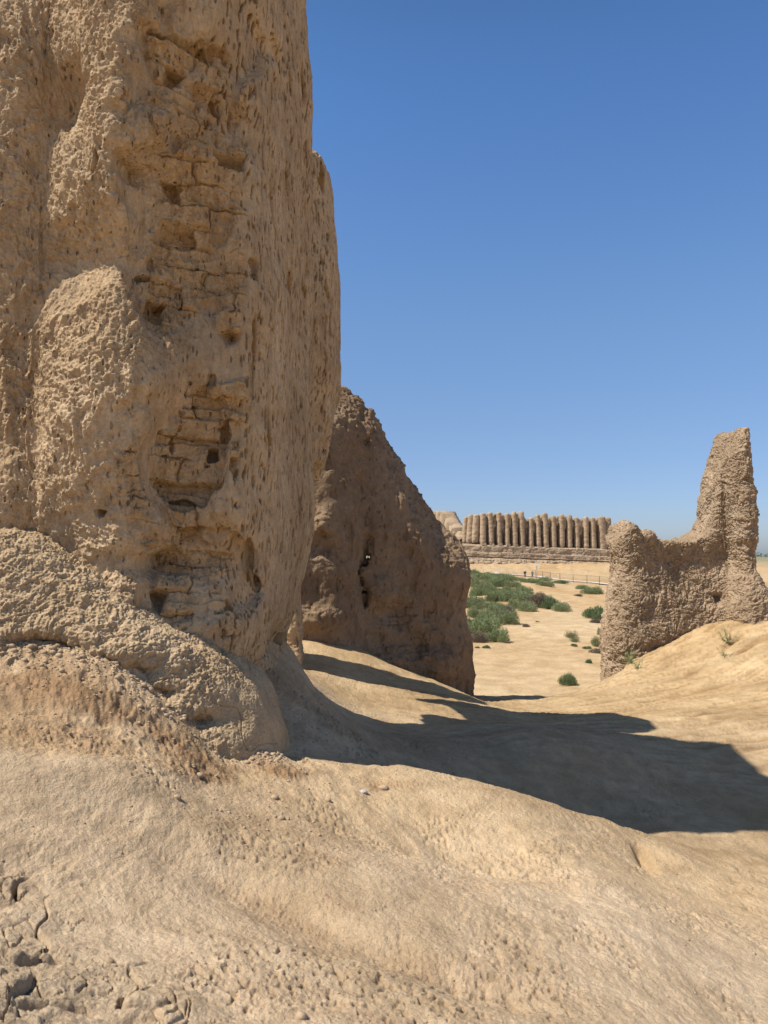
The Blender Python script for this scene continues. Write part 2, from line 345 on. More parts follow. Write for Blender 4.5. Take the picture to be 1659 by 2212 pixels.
# ------------------------------------------------------------------ ground: one sheet to the horizon
def build_ground():
    th = np.concatenate([np.linspace(-math.pi, -.72, 60)[:-1], np.linspace(-.72, -.56, 30)[:-1], np.linspace(-.56, .56, 900)[:-1], np.linspace(.56, .72, 30)[:-1], np.linspace(.72, math.pi, 60)])
    r = [.25]
    while r[-1] < 9000:
        q = r[-1]; k = 1.06 if q < 1.2 else 1.0029 if q < 6.5 else 1.005 if q < 10 else 1.0065 if q < 20 else 1.0085 if q < 130 else 1.012 if q < 230 else 1.08
        r.append(q * k)
    r = np.array(r); R, TH = np.meshgrid(r, th, indexing='ij')
    X = (R * np.sin(TH)).ravel(); Y = (R * np.cos(TH)).ravel(); Z = height(X, Y)
    P = np.stack([X, Y, np.zeros_like(X)], 1).astype(F); RR = R.ravel()
    near = RR < 30; t = np.ones((len(X), 3), F)
    n = near; Pn = P[n]; Pn[:, 2] = Z[n]; x, y = Pn[:, 0], Pn[:, 1]; z = Z[n]; d = np.zeros(len(x))
    def dist_line(px, wob=.05, sc=3, sd_=71):
        pl = [hit(*q)[:2] for q in px]; sd = np.full(len(x), 9.0)
        for a_, b_ in zip(pl[:-1], pl[1:]):
            e = b_ - a_; tt_ = np.clip(((x - a_[0]) * e[0] + (y - a_[1]) * e[1]) / (e @ e), 0, 1); sd = np.minimum(sd, np.hypot(x - a_[0] - e[0] * tt_, y - a_[1] - e[1] * tt_))
        return np.abs(sd + wob * noise(Pn, sc, sd_))
    crest = np.array([at(u_, v_, D_)[:2] for u_, v_, D_ in ((-300, 1600, 3.0), (0, 1617, 3.15), (200, 1632, 3.35), (380, 1662, 3.65), (550, 1685, 4.1), (700, 1697, 4.5), (860, 1712, 4.6))])
    warp = np.stack([noise(Pn, .8, 90), noise(Pn, .8, 91), np.zeros(len(x))], 1).astype(F) * .35
    left = smooth(-.1, -1.6, x - .12 * y + .5) * smooth(5.2, 4.4, y)                 # rubbly slope under the tall wall
    top = smooth(.10, -.02, y - np.interp(x, crest[:, 0], crest[:, 1]) + .05 * noise(Pn, 3, 92)); top = np.where(x > .3, 1, top)                                   # smooth pale foreground dome
    rub = left * (1 - top)
    d += .07 * fbm(Pn, .45, 3, 1) + .018 * fbm(Pn + warp, 2.2, 4, 5)
    spkl = smooth(.05, .45, fbm(Pn + warp, 1.7, 4, 95)) * smooth(8, 5, y); d -= spkl * .013 * smooth(.15, .45, noise(Pn, 38, 96)); d += smooth(8, 5, y) * .0022 * noise(Pn, 55, 94); d -= .6 * spkl * .012 * smooth(.2, .55, noise(Pn, 17, 97))
    slope = smooth(6, 9, y) * smooth(-1, 2, x)
    rotm = np.array([[.93, .38, 0], [-.38, .93, 0], [0, 0, 1]], F)                      # water lines run down the right slope to the gap
    Pr = Pn @ rotm.T
    d += slope * .035 * ridged(Pr + warp, .8, 4, 11, (.35, 2.2, 1)) * .6
    d += .006 * fbm(Pn + warp, 6, 4, 15, (1.1, .8, 1)) * (1 - .4 * slope)
    d += .012 * np.maximum(fbm(Pn + warp, 2.6, 3, 16) - .15, 0) * top
    d += .0035 * np.minimum(fbm(Pn, 26, 3, 19) + .1, .3) - .006 * smooth(.45, .7, noise(Pn + warp, 9, 23))
    d += rub * (.020 * fbm(Pn + warp, 2.4, 4, 24) + .010 * ridged(Pn + warp, 14, 3, 28, gain=.55))
    # broken, cracked crust at the lower left and small crumbs
    ck = smooth(1.1, .65, np.hypot((x + 1.35) / .85, (y - 1.7) / .85) + .35 * fbm(Pn, 3, 3, 62))
    ck = np.maximum(ck, .6 * smooth(.6, .2, np.hypot((x - 2.0) / .5, (y - 2.75) / .35) + .3 * fbm(Pn, 4, 2, 65)))
    sel = ck > .01; Pw = Pn[sel] + warp[sel] * .5 + (np.stack([noise(Pn[sel], 6, 66), noise(Pn[sel], 6, 67), 0 * x[sel]], 1) * .07).astype(F)
    w1 = worley(Pw, 3.3, 3); w2 = worley(Pw, 10, 9); cc = ck[sel]
    e1 = w1[:, 1] - w1[:, 0]; e2 = w2[:, 1] - w2[:, 0]
    dd = -.095 * smooth(.075, .0, e1) * (w1[:, 2] > .25) + .022 * (w1[:, 2] - .5) + .007 * ridged(Pn[sel], 16, 3, 70, gain=.55) - .030 * smooth(.09, 0, e2) * (w2[:, 2] > .5) + .008 * (w2[:, 2] - .5) + .014 * fbm(Pn[sel], 6, 4, 68, gain=.5) + .003 * fbm(Pn[sel], 40, 2, 69)
    tmp = np.zeros(len(x)); tmp[sel] = cc * dd; d += tmp
    # swale running down the pale dome with a gravelly thread in it
    sd = dist_line(((0, 1690), (250, 1760), (430, 1860), (560, 1930), (720, 2010), (900, 2075), (1100, 2150)))
    d -= .06 * np.exp(-(sd / .12) ** 2); thread = np.exp(-(sd / .035) ** 2) * smooth(0, .4, noise(Pn, 1.6, 72) + .2)
    strips = dist_line(((480, 1890), (580, 1925), (700, 1990)), .03, 6, 73); thread = np.maximum(thread, np.exp(-(strips / .05) ** 2))
    for q in (((640, 1840), (720, 1860)), ((1000, 1700), (1080, 1712)), ((480, 1770), (540, 1785)), ((1150, 1950), (1230, 1985)), ((700, 1940), (780, 1960))): thread = np.maximum(thread, .8 * np.exp(-(dist_line(q, .03, 8, 75) / .045) ** 2))
    dstrip = dist_line(((60, 1480), (230, 1560), (400, 1640), (560, 1672), (680, 1690)), .10, 2.5, 74); brown = np.exp(-(dstrip / .26) ** 2.0)
    brown = np.maximum(brown, .7 * np.exp(-(dist_line(((600, 1660), (740, 1680), (800, 1690)), .07, 4, 76) / .10) ** 2))
    brown = brown * smooth(-.3, .25, fbm(Pn + warp, 2.2, 4, 77) + .1) * (1 - top)
    d += brown * (.018 * ridged(Pn + warp, 9, 4, 78, gain=.6) - .01)
    # a few long thin cracks in the pale crust
    wq = np.abs(noise(Pn + warp, .9, 60)); cm = smooth(.15, .35, noise(Pn, .5, 61)) * smooth(7, 4, y)
    # dip near the right foreground (eroded pocket) and hollow in the middle
    pk = at(1385, 1835, 5.0); ph = at(1000, 1800, 4.0)
    pk = hit(1388, 1830); gl = dist_line(((1380, 1826), (1390, 1845), (1404, 1870)), .012, 9, 79); d -= .085 * np.exp(-(gl / .045) ** 2); d += .05 * np.exp(-((x - pk[0] - .22) / .16) ** 2 - ((y - pk[1]) / .2) ** 2)
    d -= .11 * np.exp(-((x - ph[0]) / .5) ** 2 - ((y - ph[1]) / .4) ** 2)
    # gravelly crumbs gathered in shallow strips
    sl_ = smooth(.15, .5, noise(Pr + warp * .5, 2.2, 98, (.22, 2.4, 1))) * smooth(-.2, .3, noise(Pn, .6, 99)) + .7 * smooth(.2, .5, noise(Pr + warp * .3, 5, 100, (.2, 2.2, 1))); d -= slope * .022 * sl_
    gm = smooth(.25, .5, fbm(Pn + warp, 1.1, 3, 40, (.6, 1.5, 1))) * smooth(9, 6, y)
    gm = np.maximum(gm * (1 - .6 * top), thread); sel = gm > .02; wg = worley(Pn[sel], 42, 4); tmp = np.zeros(len(x)); tmp[sel] = gm[sel] * .012 * smooth(.5, .1, wg[:, 0]); d += tmp
    fade = smooth(30, 22, RR[n]); Z[n] = z + d * fade
    tt = np.ones((len(x), 3), F)
    tt *= 1 + (.09 * fbm(Pn + warp, .9, 4, 103) + .07 * fbm(Pn + warp, 5, 3, 104))[:, None] * np.array([.9, 1, 1.2])
    tt *= 1 - (.20 * spkl * smooth(.1, .5, noise(Pn, 38, 96)))[:, None] * np.array([.9, 1, 1.15])
    dk = fbm(Pn + warp, 1.3, 4, 50)
    tt *= 1 - .10 * (rub * smooth(-.3, .4, dk + .25))[:, None] * np.array([.8, 1, 1.1])
    tt *= 1 - .52 * brown[:, None] * np.array([.85, 1, 1.1]); tt *= 1 - .20 * ck[:, None]
    tt *= 1 - .16 * gm[:, None] * np.array([.8, 1, 1.1])
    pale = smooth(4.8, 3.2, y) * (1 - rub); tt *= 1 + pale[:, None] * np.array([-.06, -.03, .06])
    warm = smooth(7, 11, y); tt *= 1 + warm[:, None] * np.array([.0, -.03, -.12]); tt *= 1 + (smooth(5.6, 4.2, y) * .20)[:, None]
    st = slope * smooth(.0, .6, noise(Pr + warp, 1.3, 52, (.3, 3, 1))); tt *= 1 - .12 * st[:, None]; tt *= 1 - (.34 * slope * np.maximum(sl_, .8 * smooth(.25, .55, noise(Pr + warp * .3, 9, 102, (.2, 2, 1)))))[:, None] * np.array([.8, 1, 1.2])
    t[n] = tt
    f = ~near; Pf = P[f]; r2 = RR[f]
    Z[f] += .10 * fbm(Pf, .12, 4, 70) * smooth(30, 45, r2) + .05 * fbm(Pf, .9, 3, 75) * smooth(260, 150, r2)
    dn = (Pf[:, 0] - FA[0]) * FN[0] + (Pf[:, 1] - FA[1]) * FN[1]
    bk = smooth(-5, 2, dn) * smooth(30, 12, dn); Z[f] += bk * .35 * ridged(Pf, .16, 4, 79)
    q = fbm(Pf, .08, 5, 81, (1, .5, 1)); t[f] = .95 * (1 + (.20 * q)[:, None] * np.array([.6, 1, 1.5])) * np.array([1.0, .96, .88])
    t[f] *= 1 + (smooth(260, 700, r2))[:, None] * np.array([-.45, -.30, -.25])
    nr, nc = R.shape
    i = np.arange(nr - 1)[:, None] * nc + np.arange(nc - 1)[None]; i = i.ravel()
    Q = np.stack([i, i + nc, i + nc + 1, i + 1], 1)
    V = np.stack([X, Y, Z], 1)
    # close the disc under the camera
    c = len(V); V = np.vstack([V, [0, 0, Z[:nc].mean()]]); t = np.vstack([t, [[1, 1, 1]]])
    j = np.arange(nc - 1); Q = np.vstack([Q, np.stack([np.full(nc - 1, c), j, j, j + 1], 1)[:0]])
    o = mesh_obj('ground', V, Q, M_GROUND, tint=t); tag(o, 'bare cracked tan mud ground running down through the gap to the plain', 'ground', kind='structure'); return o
build_ground()

# ------------------------------------------------------------------ eroded mud walls (implicit solids -> surface nets -> fine relief)
def solid(name, lo, hi, h, fn, fine, mat, levels=2, parent=None, extra=None):
    ax, P = grid(lo, hi, h); f = fn(P, ax).reshape(len(ax[0]), len(ax[1]), len(ax[2])).astype(float)
    f[0] = f[-1] = abs(h); f[:, 0] = f[:, -1] = abs(h); f[:, :, 0] = f[:, :, -1] = abs(h)
    V, Q = nets(f, lo, h); V = relax(V, Q, 1, .35)
    for _ in range(levels): V, Q = subdiv(V, Q); V = relax(V, Q, 1, .4)
    VN = np.concatenate([V, normals(V, Q)], 1)
    if extra:
        c = VN[Q].mean(1); m = extra(c[:, :3], c[:, 3:]); Qa, Qb = Q[m], Q[~m]
        VA, Qa2 = subdiv(VN, Qa)
        VN, Q = VA, np.concatenate([Qa2, Qb])
    V, N = VN[:, :3], VN[:, 3:]; N = N / np.maximum(np.linalg.norm(N, axis=1), 1e-6)[:, None]
    d, t = fine(V.astype(F), N.astype(F)); V = V + N * d[:, None]
    return mesh_obj(name, V, Q, mat, parent, tint=t)
def plan(ax, poly):
    X, Y = np.meshgrid(ax[0], ax[1], indexing='ij'); s = sd_poly(poly, X, Y)
    return np.repeat(s[:, :, None], len(ax[2]), 2).ravel().astype(F)
B = lambda P, u, v, D, r, amt: amt * blob(P, at(u, v, D), r)

def tall_fn(P, ax):
    x, y, z = P.T
    A = plan(ax, [(-5.2,4.72),(-3.4,4.66),(-2.85,4.68),(-2.52,4.76),(-2.32,4.88),(-2.17,4.80),(-1.98,4.69),(-1.72,4.62),(-1.42,4.70),(-1.15,4.86),(-.98,5.02),(-.87,5.35),(-.80,5.9),(-.72,6.4),(-.69,6.85),(-.78,7.2),(-2.0,7.3),(-2.0,6.0),(-5.2,6.0)])
    shr = .07 * smooth(4.0, 5.4, z) * smooth(5, 6, y) + .17 * smooth(.5, -.7, z) * smooth(5.0, 6.5, y) - .10 * smooth(.3, -.8, z) * smooth(-1.2, -2, x)
    shr = shr + .10 * smooth(-.4, -.9, z) * smooth(-1.4, -1.0, x)
    f = smax(A + shr, (z - (5.4 + .9 * smooth(5.9, 5.3, y) - 1.6 * smooth(6.72, 7.2, y)) - .12 * np.sin(x * 3 + y * 2) - .22 * ridged(P, 1.1, 2, 27, (1, 1, 0))) * .9, .12)
    D = plan(ax, [(-.95,7.2),(-.74,7.32),(-.60,7.6),(-.54,8.1),(-.55,8.7),(-.68,9.05),(-.95,9.2),(-1.7,9.2),(-1.7,7.2)])
    D = D + .36 * smooth(2.0, .75, z + .12 * noise(P, 3, 77)) + .34 * smooth(.95, .35, z + .4 * (x + .6) + .2 * noise(P, 2.5, 78)) - .05 * smooth(.6, .9, z) * smooth(1.8, 1.2, z) * (1 + ridged(P, 2.5, 3, 79))
    topD = 4.42 - .9 * smooth(-.66, -.40, x) - .25 * smooth(8.2, 9.2, y)
    Dn = smax(D - .02 + .08 * smooth(3, 4.3, z), (z - topD) * .8, .22)
    f = smin(f, Dn, .07)
    # breach under the rear column, rising to the left the way the sun comes in
    ceil = z - (.42 + (-.5 - x) * 1.43 - .35 * np.clip(y - 8.6, -1, 1)); wy = np.abs(y - (8.85 + (x + .5) * .29)) - .42
    f = smax(f, -smax(ceil, wy, .1), .08)
    # unseen pier behind, added to cast the thin second shadow band
    f = smin(f, smax(sd_box2(x + 1.62, y - 9.85, .42, .22) - .05, (z - 2.2), .15), .06)
    # large relief
    f = f - .055 * fbm(P, .8, 3, 3, (1, 1, .28)) - .022 * fbm(P, 3.0, 3, 9, (1, 1, .45))
    um = (x / np.maximum(y, 3)) * 1555 + 829.5; wb = 58 * noise(P, 1.5, 21) + 30 * noise(P, 4.5, 22)
    cen = 395 + 45 * smooth(3.2, 4.2, z) + 25 * smooth(1.2, .2, z); hw = 118 - 45 * smooth(1.9, 1.3, z) * smooth(-.2, .3, z) + 14 * np.exp(-((z + .1) / .25) ** 2)
    band = smooth(hw + 14, hw - 14, np.abs(um + wb - cen)) * (y < 5.7) * smooth(-.50, -.36, z + .08 * noise(P, 3, 23)) * smooth(4.3, 3.9, z)
    zb = at(400, 765, 4.8)[2]; band = band * (1 - .72 * np.exp(-((z - zb + .2 * noise(P, 2, 25)) / .24) ** 2)) * smooth(-.55, -.15, fbm(P, 1.5, 2, 26) + .2)
    f = f + .13 * band * (.75 + .5 * noise(P, 1.8, 24))
    # weathered bulge that catches the sun, shoulders and overhangs
    f -= B(P, 205, 910, 4.75, (.42, .35, .44), .20); f -= B(P, 335, 835, 4.78, (.17, .3, .13), .10); f -= B(P, 150, 720, 4.8, (.2, .3, .3), .07); f -= B(P, 300, 780, 4.78, (.28, .3, .20), .07)
    f -= B(P, 110, 640, 4.9, (.22, .3, .5), .05)
    f -= B(P, 250, 300, 4.7, (.35, .4, .95), .13); f -= B(P, 40, 300, 4.8, (.35, .4, 1.1), .08)
    f -= B(P, 60, 1100, 4.8, (.3, .4, .35), .14)
    f += B(P, 160, 225, 4.75, (.14, .25, .22), .20)            # deep pocket upper left
    f += B(P, 330, 470, 4.75, (.20, .25, .42), .13); f += B(P, 400, 560, 4.8, (.26, .22, .80), .15); f += B(P, 210, 560, 4.8, (.30, .3, .24), .15)
    f += B(P, 480, 230, 4.9, (.15, .25, .28), .10)
    f += B(P, 400, 950, 4.85, (.20, .25, .55), .09); f += B(P, 395, 1215, 4.9, (.36, .3, .13), .20); f += B(P, 340, 1030, 4.8, (.2, .25, .25), .05)
    f -= B(P, 430, 500, 4.85, (.28, .2, .06), .05); f -= B(P, 470, 165, 4.85, (.26, .3, .16), .07)
    f += B(P, 600, 1390, 6.3, (.22, .35, .12), .16); f += B(P, 560, 1470, 5.6, (.3, .5, .14), .12)
    for cy, a in ((5.95, .05), (6.55, .03)): f += a * np.exp(-((y - cy) / .10) ** 2) * (x > -1.2) * smooth(1, 3.2, z)
    for u, v, hw, hh, dp in ((310, 385, .13, .07, .07), (480, 232, .11, .17, .13), (470, 450, .12, .05, .12), (360, 560, .17, .06, .13), (400, 640, .20, .07, .12), (395, 905, .10, .08, .11), (400, 1010, .13, .06, .10), (400, 1215, .30, .075, .2), (395, 300, .09, .07, .1)):
        c = at(u, v, 4.78); f = smax(f, -(box3(P + np.stack([.03 * noise(P, 5, 88), 0 * x, .03 * noise(P, 5, 89)], 1), (c[0], 4.62 + .25 * (c[0] + 1.7) ** 2 + dp * .5, c[2]), (hw, .12 + dp, hh), .03)), .03)
    return f
def sd_box2(x, y, a, b):
    qx, qy = np.abs(x) - a, np.abs(y) - b
    return np.hypot(np.maximum(qx, 0), np.maximum(qy, 0)) + np.minimum(np.maximum(qx, qy), 0)
def bricks(a, z, P, bw, bh, seed, gap=.12):
    a = a + .04 * noise(P, 3, seed); z = z + .025 * noise(P, 2.5, seed + 1)
    r = np.floor(z / bh); k = a / bw + .5 * (r % 2) + .13 * r; c = np.floor(k)
    fx = np.abs(k - c - .5) * 2; fz = np.abs(z / bh - r - .5) * 2
    g = np.maximum(smooth(1 - gap * bh / bw * 1.4, 1, fx), smooth(1 - gap, 1, fz)); h = _hash3(r.astype(np.int64), c.astype(np.int64), 0 * r.astype(np.int64), seed)
    return g, h
def tall_fine(P, N):
    x, y, z = P.T; d = np.zeros(len(P)); t = np.ones((len(P), 3), F)
    vis = (y < 10.5)
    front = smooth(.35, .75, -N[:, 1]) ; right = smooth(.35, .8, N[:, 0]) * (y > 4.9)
    w = np.stack([noise(P, 2, 31), noise(P, 2, 32), noise(P, 2, 33)], 1) * F(.09)
    # weathered plaster: crumbly, fluted skin on the sun side
    leftm = smooth(-1.22, -1.58, x + .16 * noise(P, 2.2, 35)) * front * (.45 + .55 * smooth(-.35, .1, fbm(P, 1.4, 3, 34) + .1))
    crisp = ridged(P + w, 15, 3, 41, (1, 1, .6), .6)
    d += leftm * (.022 * ridged(P + w, 5, 3, 36, (1, 1, .5), .6) + .011 * crisp + .008 * ridged(P + w * .5, 40, 3, 44, (1, 1, .7)) )
    d += (1 - leftm) * (.010 * fbm(P + w, 6, 4, 45, (1, 1, .5)) + .0035 * fbm(P, 38, 2, 46, (1, 1, .6)))
    um = (x / y) * 1555 + 829.5
    wob = 45 * noise(P, 1.3, 47) + 28 * noise(P, 4, 48)
    bm = front * smooth(285, 315, um + wob + 30 * np.sin(z * 2.1)) * smooth(540, 505, um + .7 * wob) * smooth(-.75, -.5, z) * smooth(4.2, 3.4, z)
    zn = np.maximum(np.maximum(1.15 * blob(P, at(400, 420, 4.85), (.36, .9, .85)), 1.2 * blob(P, at(410, 1000, 4.9), (.24, .9, .60))), .72 * smooth(3.9, 3.4, z)) + .34 * fbm(P, 1.7, 4, 50)
    zn = np.maximum(zn, .9 * blob(P, at(420, 1225, 4.95), (.4, .9, .16)) + .2 * fbm(P, 3, 3, 57))
    zn = zn - .45 * np.exp(-((z - at(400, 765, 4.8)[2] + .15 * noise(P, 2, 58)) / .22) ** 2)
    bm = bm * smooth(.54, .68, zn)
    wx = x + .05 * noise(P, 3, 51) + .025 * noise(P, 12, 52); wz = z + .03 * noise(P, 2.0, 53) + .014 * noise(P, 13, 55) + .04 * x
    g, h = bricks(wx, wz, P, .36, .15, 5, .16); g = g * smooth(-.25, .15, noise(P, 4, 49) + .08)
    saw = (wz / .3 + .5 * noise(P, 1.2, 56)) % 1.0
    d += bm * (-.030 * g + .10 * (h - .6) - .030 + .030 * smooth(0, .9, saw) + .014 * ridged(P + w, 12, 4, 48, gain=.6))
    t *= 1 + (bm * .5)[:, None] * np.array([.0, -.09, -.24])  # warm bounce light painted into the colour of the recessed bricks
    drop = smooth(.22, .18, h) * (1 - g); d -= bm * drop * .085; cav = worley((P + w * .6).astype(F), 9, 26, (1, 1, 1.5)); d -= bm * .05 * smooth(.20, .08, cav[:, 0]) * (cav[:, 2] > .75)
    hol = worley((P + w).astype(F), 6.5, 21, (1, 1, 1.2)); hm = smooth(.16, .05, hol[:, 0]) * (hol[:, 2] > .72) * front; d -= .035 * hm * (.35 + .65 * (1 - leftm))
    # vertical rain-pits on the shaded right flank
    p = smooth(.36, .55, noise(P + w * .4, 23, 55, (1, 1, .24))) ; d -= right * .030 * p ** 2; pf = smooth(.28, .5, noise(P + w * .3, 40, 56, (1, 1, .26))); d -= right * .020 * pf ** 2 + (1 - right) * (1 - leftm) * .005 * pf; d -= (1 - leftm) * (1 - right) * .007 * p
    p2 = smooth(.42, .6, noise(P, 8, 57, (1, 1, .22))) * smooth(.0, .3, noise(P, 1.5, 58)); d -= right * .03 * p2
    t *= 1 - ((right * .5 + .12) * np.maximum(p ** 2 * .8, np.maximum(p2, pf ** 2)))[:, None] * np.array([.7, .9, 1.2])  # occlusion inside the pits painted in as darker brown
    d += right * .010 * fbm(P, 3, 3, 59, (1, 1, .25))
    # cracks
    c = np.abs(noise(P + w, 2.1, 61, (1, 1, .7))); cm = smooth(.05, .3, noise(P, 1.1, 62)) * (1 - leftm * .5); d -= .012 * cm * smooth(.008, 0, c)
    t *= 1 + (.10 * fbm(P + w, 1.6, 3, 63, (1, 1, .16)) + .07 * fbm(P, .9, 3, 67))[:, None] * np.array([.9, 1, 1.15])
    # low hem near the ground is rougher
    hem = smooth(-.5, -1.0, z); d += hem * .022 * ridged(P + w, 6, 3, 64)
    # square putlog holes and pockets
    for u, v, D, sx, sz, dp in ((455, 978, 4.95, .036, .055, .14), (392, 1090, 4.92, .085, .045, .07), (297, 595, 4.75, .035, .03, .10), (455, 820, 4.9, .03, .04, .05), (235, 385, 4.75, .015, .08, .06), (235, 1107, 4.75, .03, .02, .08), (568, 615, 5.4, .02, .08, .06), (600, 1395, 6.2, .08, .06, .1)):
        c = at(u, v, D); q = np.hypot(np.abs(x - c[0] + .02 * noise(P, 11, 3)) / sx, 0) ** 3 + (np.abs(z - c[2] + .02 * noise(P, 11, 5)) / sz) ** 3; q = q ** (1 / 3)
        m = smooth(1.12, .9, q) * (np.abs(y - c[1]) < .6) * (N[:, 1] < .2); d -= dp * m; t *= 1 - (.15 * m)[:, None]
    return d * vis, t
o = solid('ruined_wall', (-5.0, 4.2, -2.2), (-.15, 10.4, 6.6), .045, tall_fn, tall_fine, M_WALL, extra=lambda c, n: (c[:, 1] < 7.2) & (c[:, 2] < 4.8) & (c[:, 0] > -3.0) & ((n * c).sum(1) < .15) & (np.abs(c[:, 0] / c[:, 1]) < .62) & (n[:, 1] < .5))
tag(o, 'towering eroded mudbrick wall on the left with pitted flank and exposed brick courses', 'ruined wall')

def bank_fn(P, ax):
    x, y, z = P.T
    xs = [-5, -3.2, -2.3, -1.66, -1.21, -.82, -.70]; cr = [.9, .42, .10, -.27, -.60, -.97, -1.12]; yf = [3.95, 4.1, 4.24, 4.28, 4.36, 4.46, 4.52]
    cz = np.interp(x, xs, cr); fy = np.interp(x, xs, yf)
    top = z - (cz + .10 * (y - fy - .42) + .05 * np.sin(x * 5)); front = fy + .16 - .62 * np.clip(cz - z, -.1, .62) + .05 * noise(P, 1.7, 101) - y
    f = smax(smax(top * .9, front * .85, .09), smax(x + .72 - .10 * np.clip(-.9 - z, 0, .4), y - 5.3, .1), .16)
    f = smax(f, -(z + 2), .05)
    f = f - .035 * fbm(P, 1.3, 3, 103) - .018 * fbm(P, 5, 3, 107)
    for u, v, D, r, a in ((70,1387,4.21, (.10, .2, .035), .22), (200,1432,4.21, (.10, .2, .035), .22), (330,1507,4.26, (.10, .2, .035), .22), (420,1562,4.36, (.10, .2, .035), .22), (270,1462,4.23, (.10, .2, .035), .22), (130,1402,4.21, (.10, .2, .035), .22)):
        f += B(P, u, v, D, r, a)
    f -= B(P, 300, 1400, 4.35, (.3, .2, .12), .06); f -= B(P, 440, 1600, 4.45, (.16, .14, .06), .10); f -= B(P, 370, 1560, 4.35, (.09, .1, .05), .07)
    return f
def bank_fine(P, N):
    w = np.stack([noise(P, 3, 131), noise(P, 3, 132), noise(P, 3, 133)], 1) * F(.06)
    lf = smooth(-.75, -1.15, P[:, 0] + .1 * noise(P, 3, 134))
    d = (.25 + .75 * lf) * (.011 * ridged(P + w, 5, 4, 136, (1, 1, .8), .55) + .007 * ridged(P + w, 15, 3, 141) + .007 * ridged(P, 42, 2, 144)) - .008 * smooth(.015, 0, np.abs(noise(P + w, 2.6, 143)))
    k = worley(P + w * 1.6, 11, 12); d += .018 * lf * (k[:, 2] - .5) * smooth(0, .4, noise(P, 2, 146) + .2); d += .010 * lf * fbm(P + w, 9, 4, 147, gain=.65)
    return d, np.ones((len(P), 3), F)
o = solid('fallen_wall_bank', (-4.9, 3.3, -1.7), (-.5, 5.3, 1.2), .04, bank_fn, bank_fine, extra=lambda c, n: (c[:, 0] > -2.9) & (n[:, 1] < .3), mat=mud('slumped_mud', [(.42, .295, .17), (.485, .35, .205), (.53, .395, .245)], big=1.1, bump=.8, grain=65, spk=.7, crack=.0))
tag(o, 'low slumped mudbrick bank with undercut holes at foot of tall left wall', 'earth bank')

EF = [(-.9,2.75),(-.61,2.68),(-.43,2.60),(-.22,2.42),(-.03,2.10),(.08,1.86),(.17,1.74),(.36,1.46),(.42,1.22),(.58,1.0),(.94,.48),(1.2,.36),(1.35,.28),(1.5,.12),(1.58,-.2)]
def mid_fn(P, ax):
    x, y, z = P.T
    A = plan(ax, [(-2.9,10.7),(-1.5,10.85),(-.8,11.08),(-.5,11.28),(-.34,11.5),(-.2,11.6),(.3,11.80),(1.0,12.12),(1.42,12.38),(1.56,12.62),(1.45,13.0),(.9,13.1),(-.4,12.75),(-2.9,12.0)])
    h = np.interp(x, [q[0] for q in EF], [q[1] for q in EF]) - .85 * np.clip(12.7 + .42 * x - y, 0, 1.1) + .22
    shr = .13 * np.exp(-((z + .95) / .42) ** 2) * smooth(.7, 1.5, x) + .16 * smooth(.0, 1.9, z)
    f = smax(A + shr, (z - h) * .72, .16)
    f = smax(f, -(z + 3.4), .05)
    f = f - .035 * fbm(P, .9, 3, 203, (1, 1, .5)) - .018 * fbm(P, 3.2, 3, 207)
    # ledges that lean out low on the face and catch the sun
    f -= B(P, 850, 1440, 11.75, (.42, .3, .15), .30); f -= B(P, 950, 1440, 12.1, (.30, .3, .20), .26); f -= B(P, 822, 1280, 11.7, (.18, .3, .18), .26)
    f -= B(P, 690, 1340, 10.95, (.4, .3, .14), .14); f -= B(P, 695, 1135, 10.9, (.14, .25, .16), .15)
    f += B(P, 850, 1330, 11.75, (.30, .2, .17), .13)
    f += B(P, 700, 1185, 10.9, (.2, .3, .14), .22)
    # the vertical cleft and the peep-hole
    cx = -.33 + .05 * np.sin(z * 5) ; f += .17 * np.exp(-((x - cx - .05 * noise(P, 4, 210)) / .035) ** 2) * smooth(-.9, -.85, z) * smooth(.38, .3, z) * (y < 12.2) + .05 * np.exp(-((x - cx - .02) / .035) ** 2) * (smooth(.3, .5, z) + smooth(-.85, -.95, z))
    p = at(795, 1205, 10); q = at(795, 1205, 14); f = smax(f, -capsule(P, p, q, .055), .02)
    p = at(790, 1180, 11); q = at(788, 1290, 11.4); q2 = at(786, 1250, 12.1); f = smax(f, -capsule(P, p, q2, .07), .03); f = smax(f, -capsule(P, q, q2 - [0, 0, .1], .06), .03)
    return f
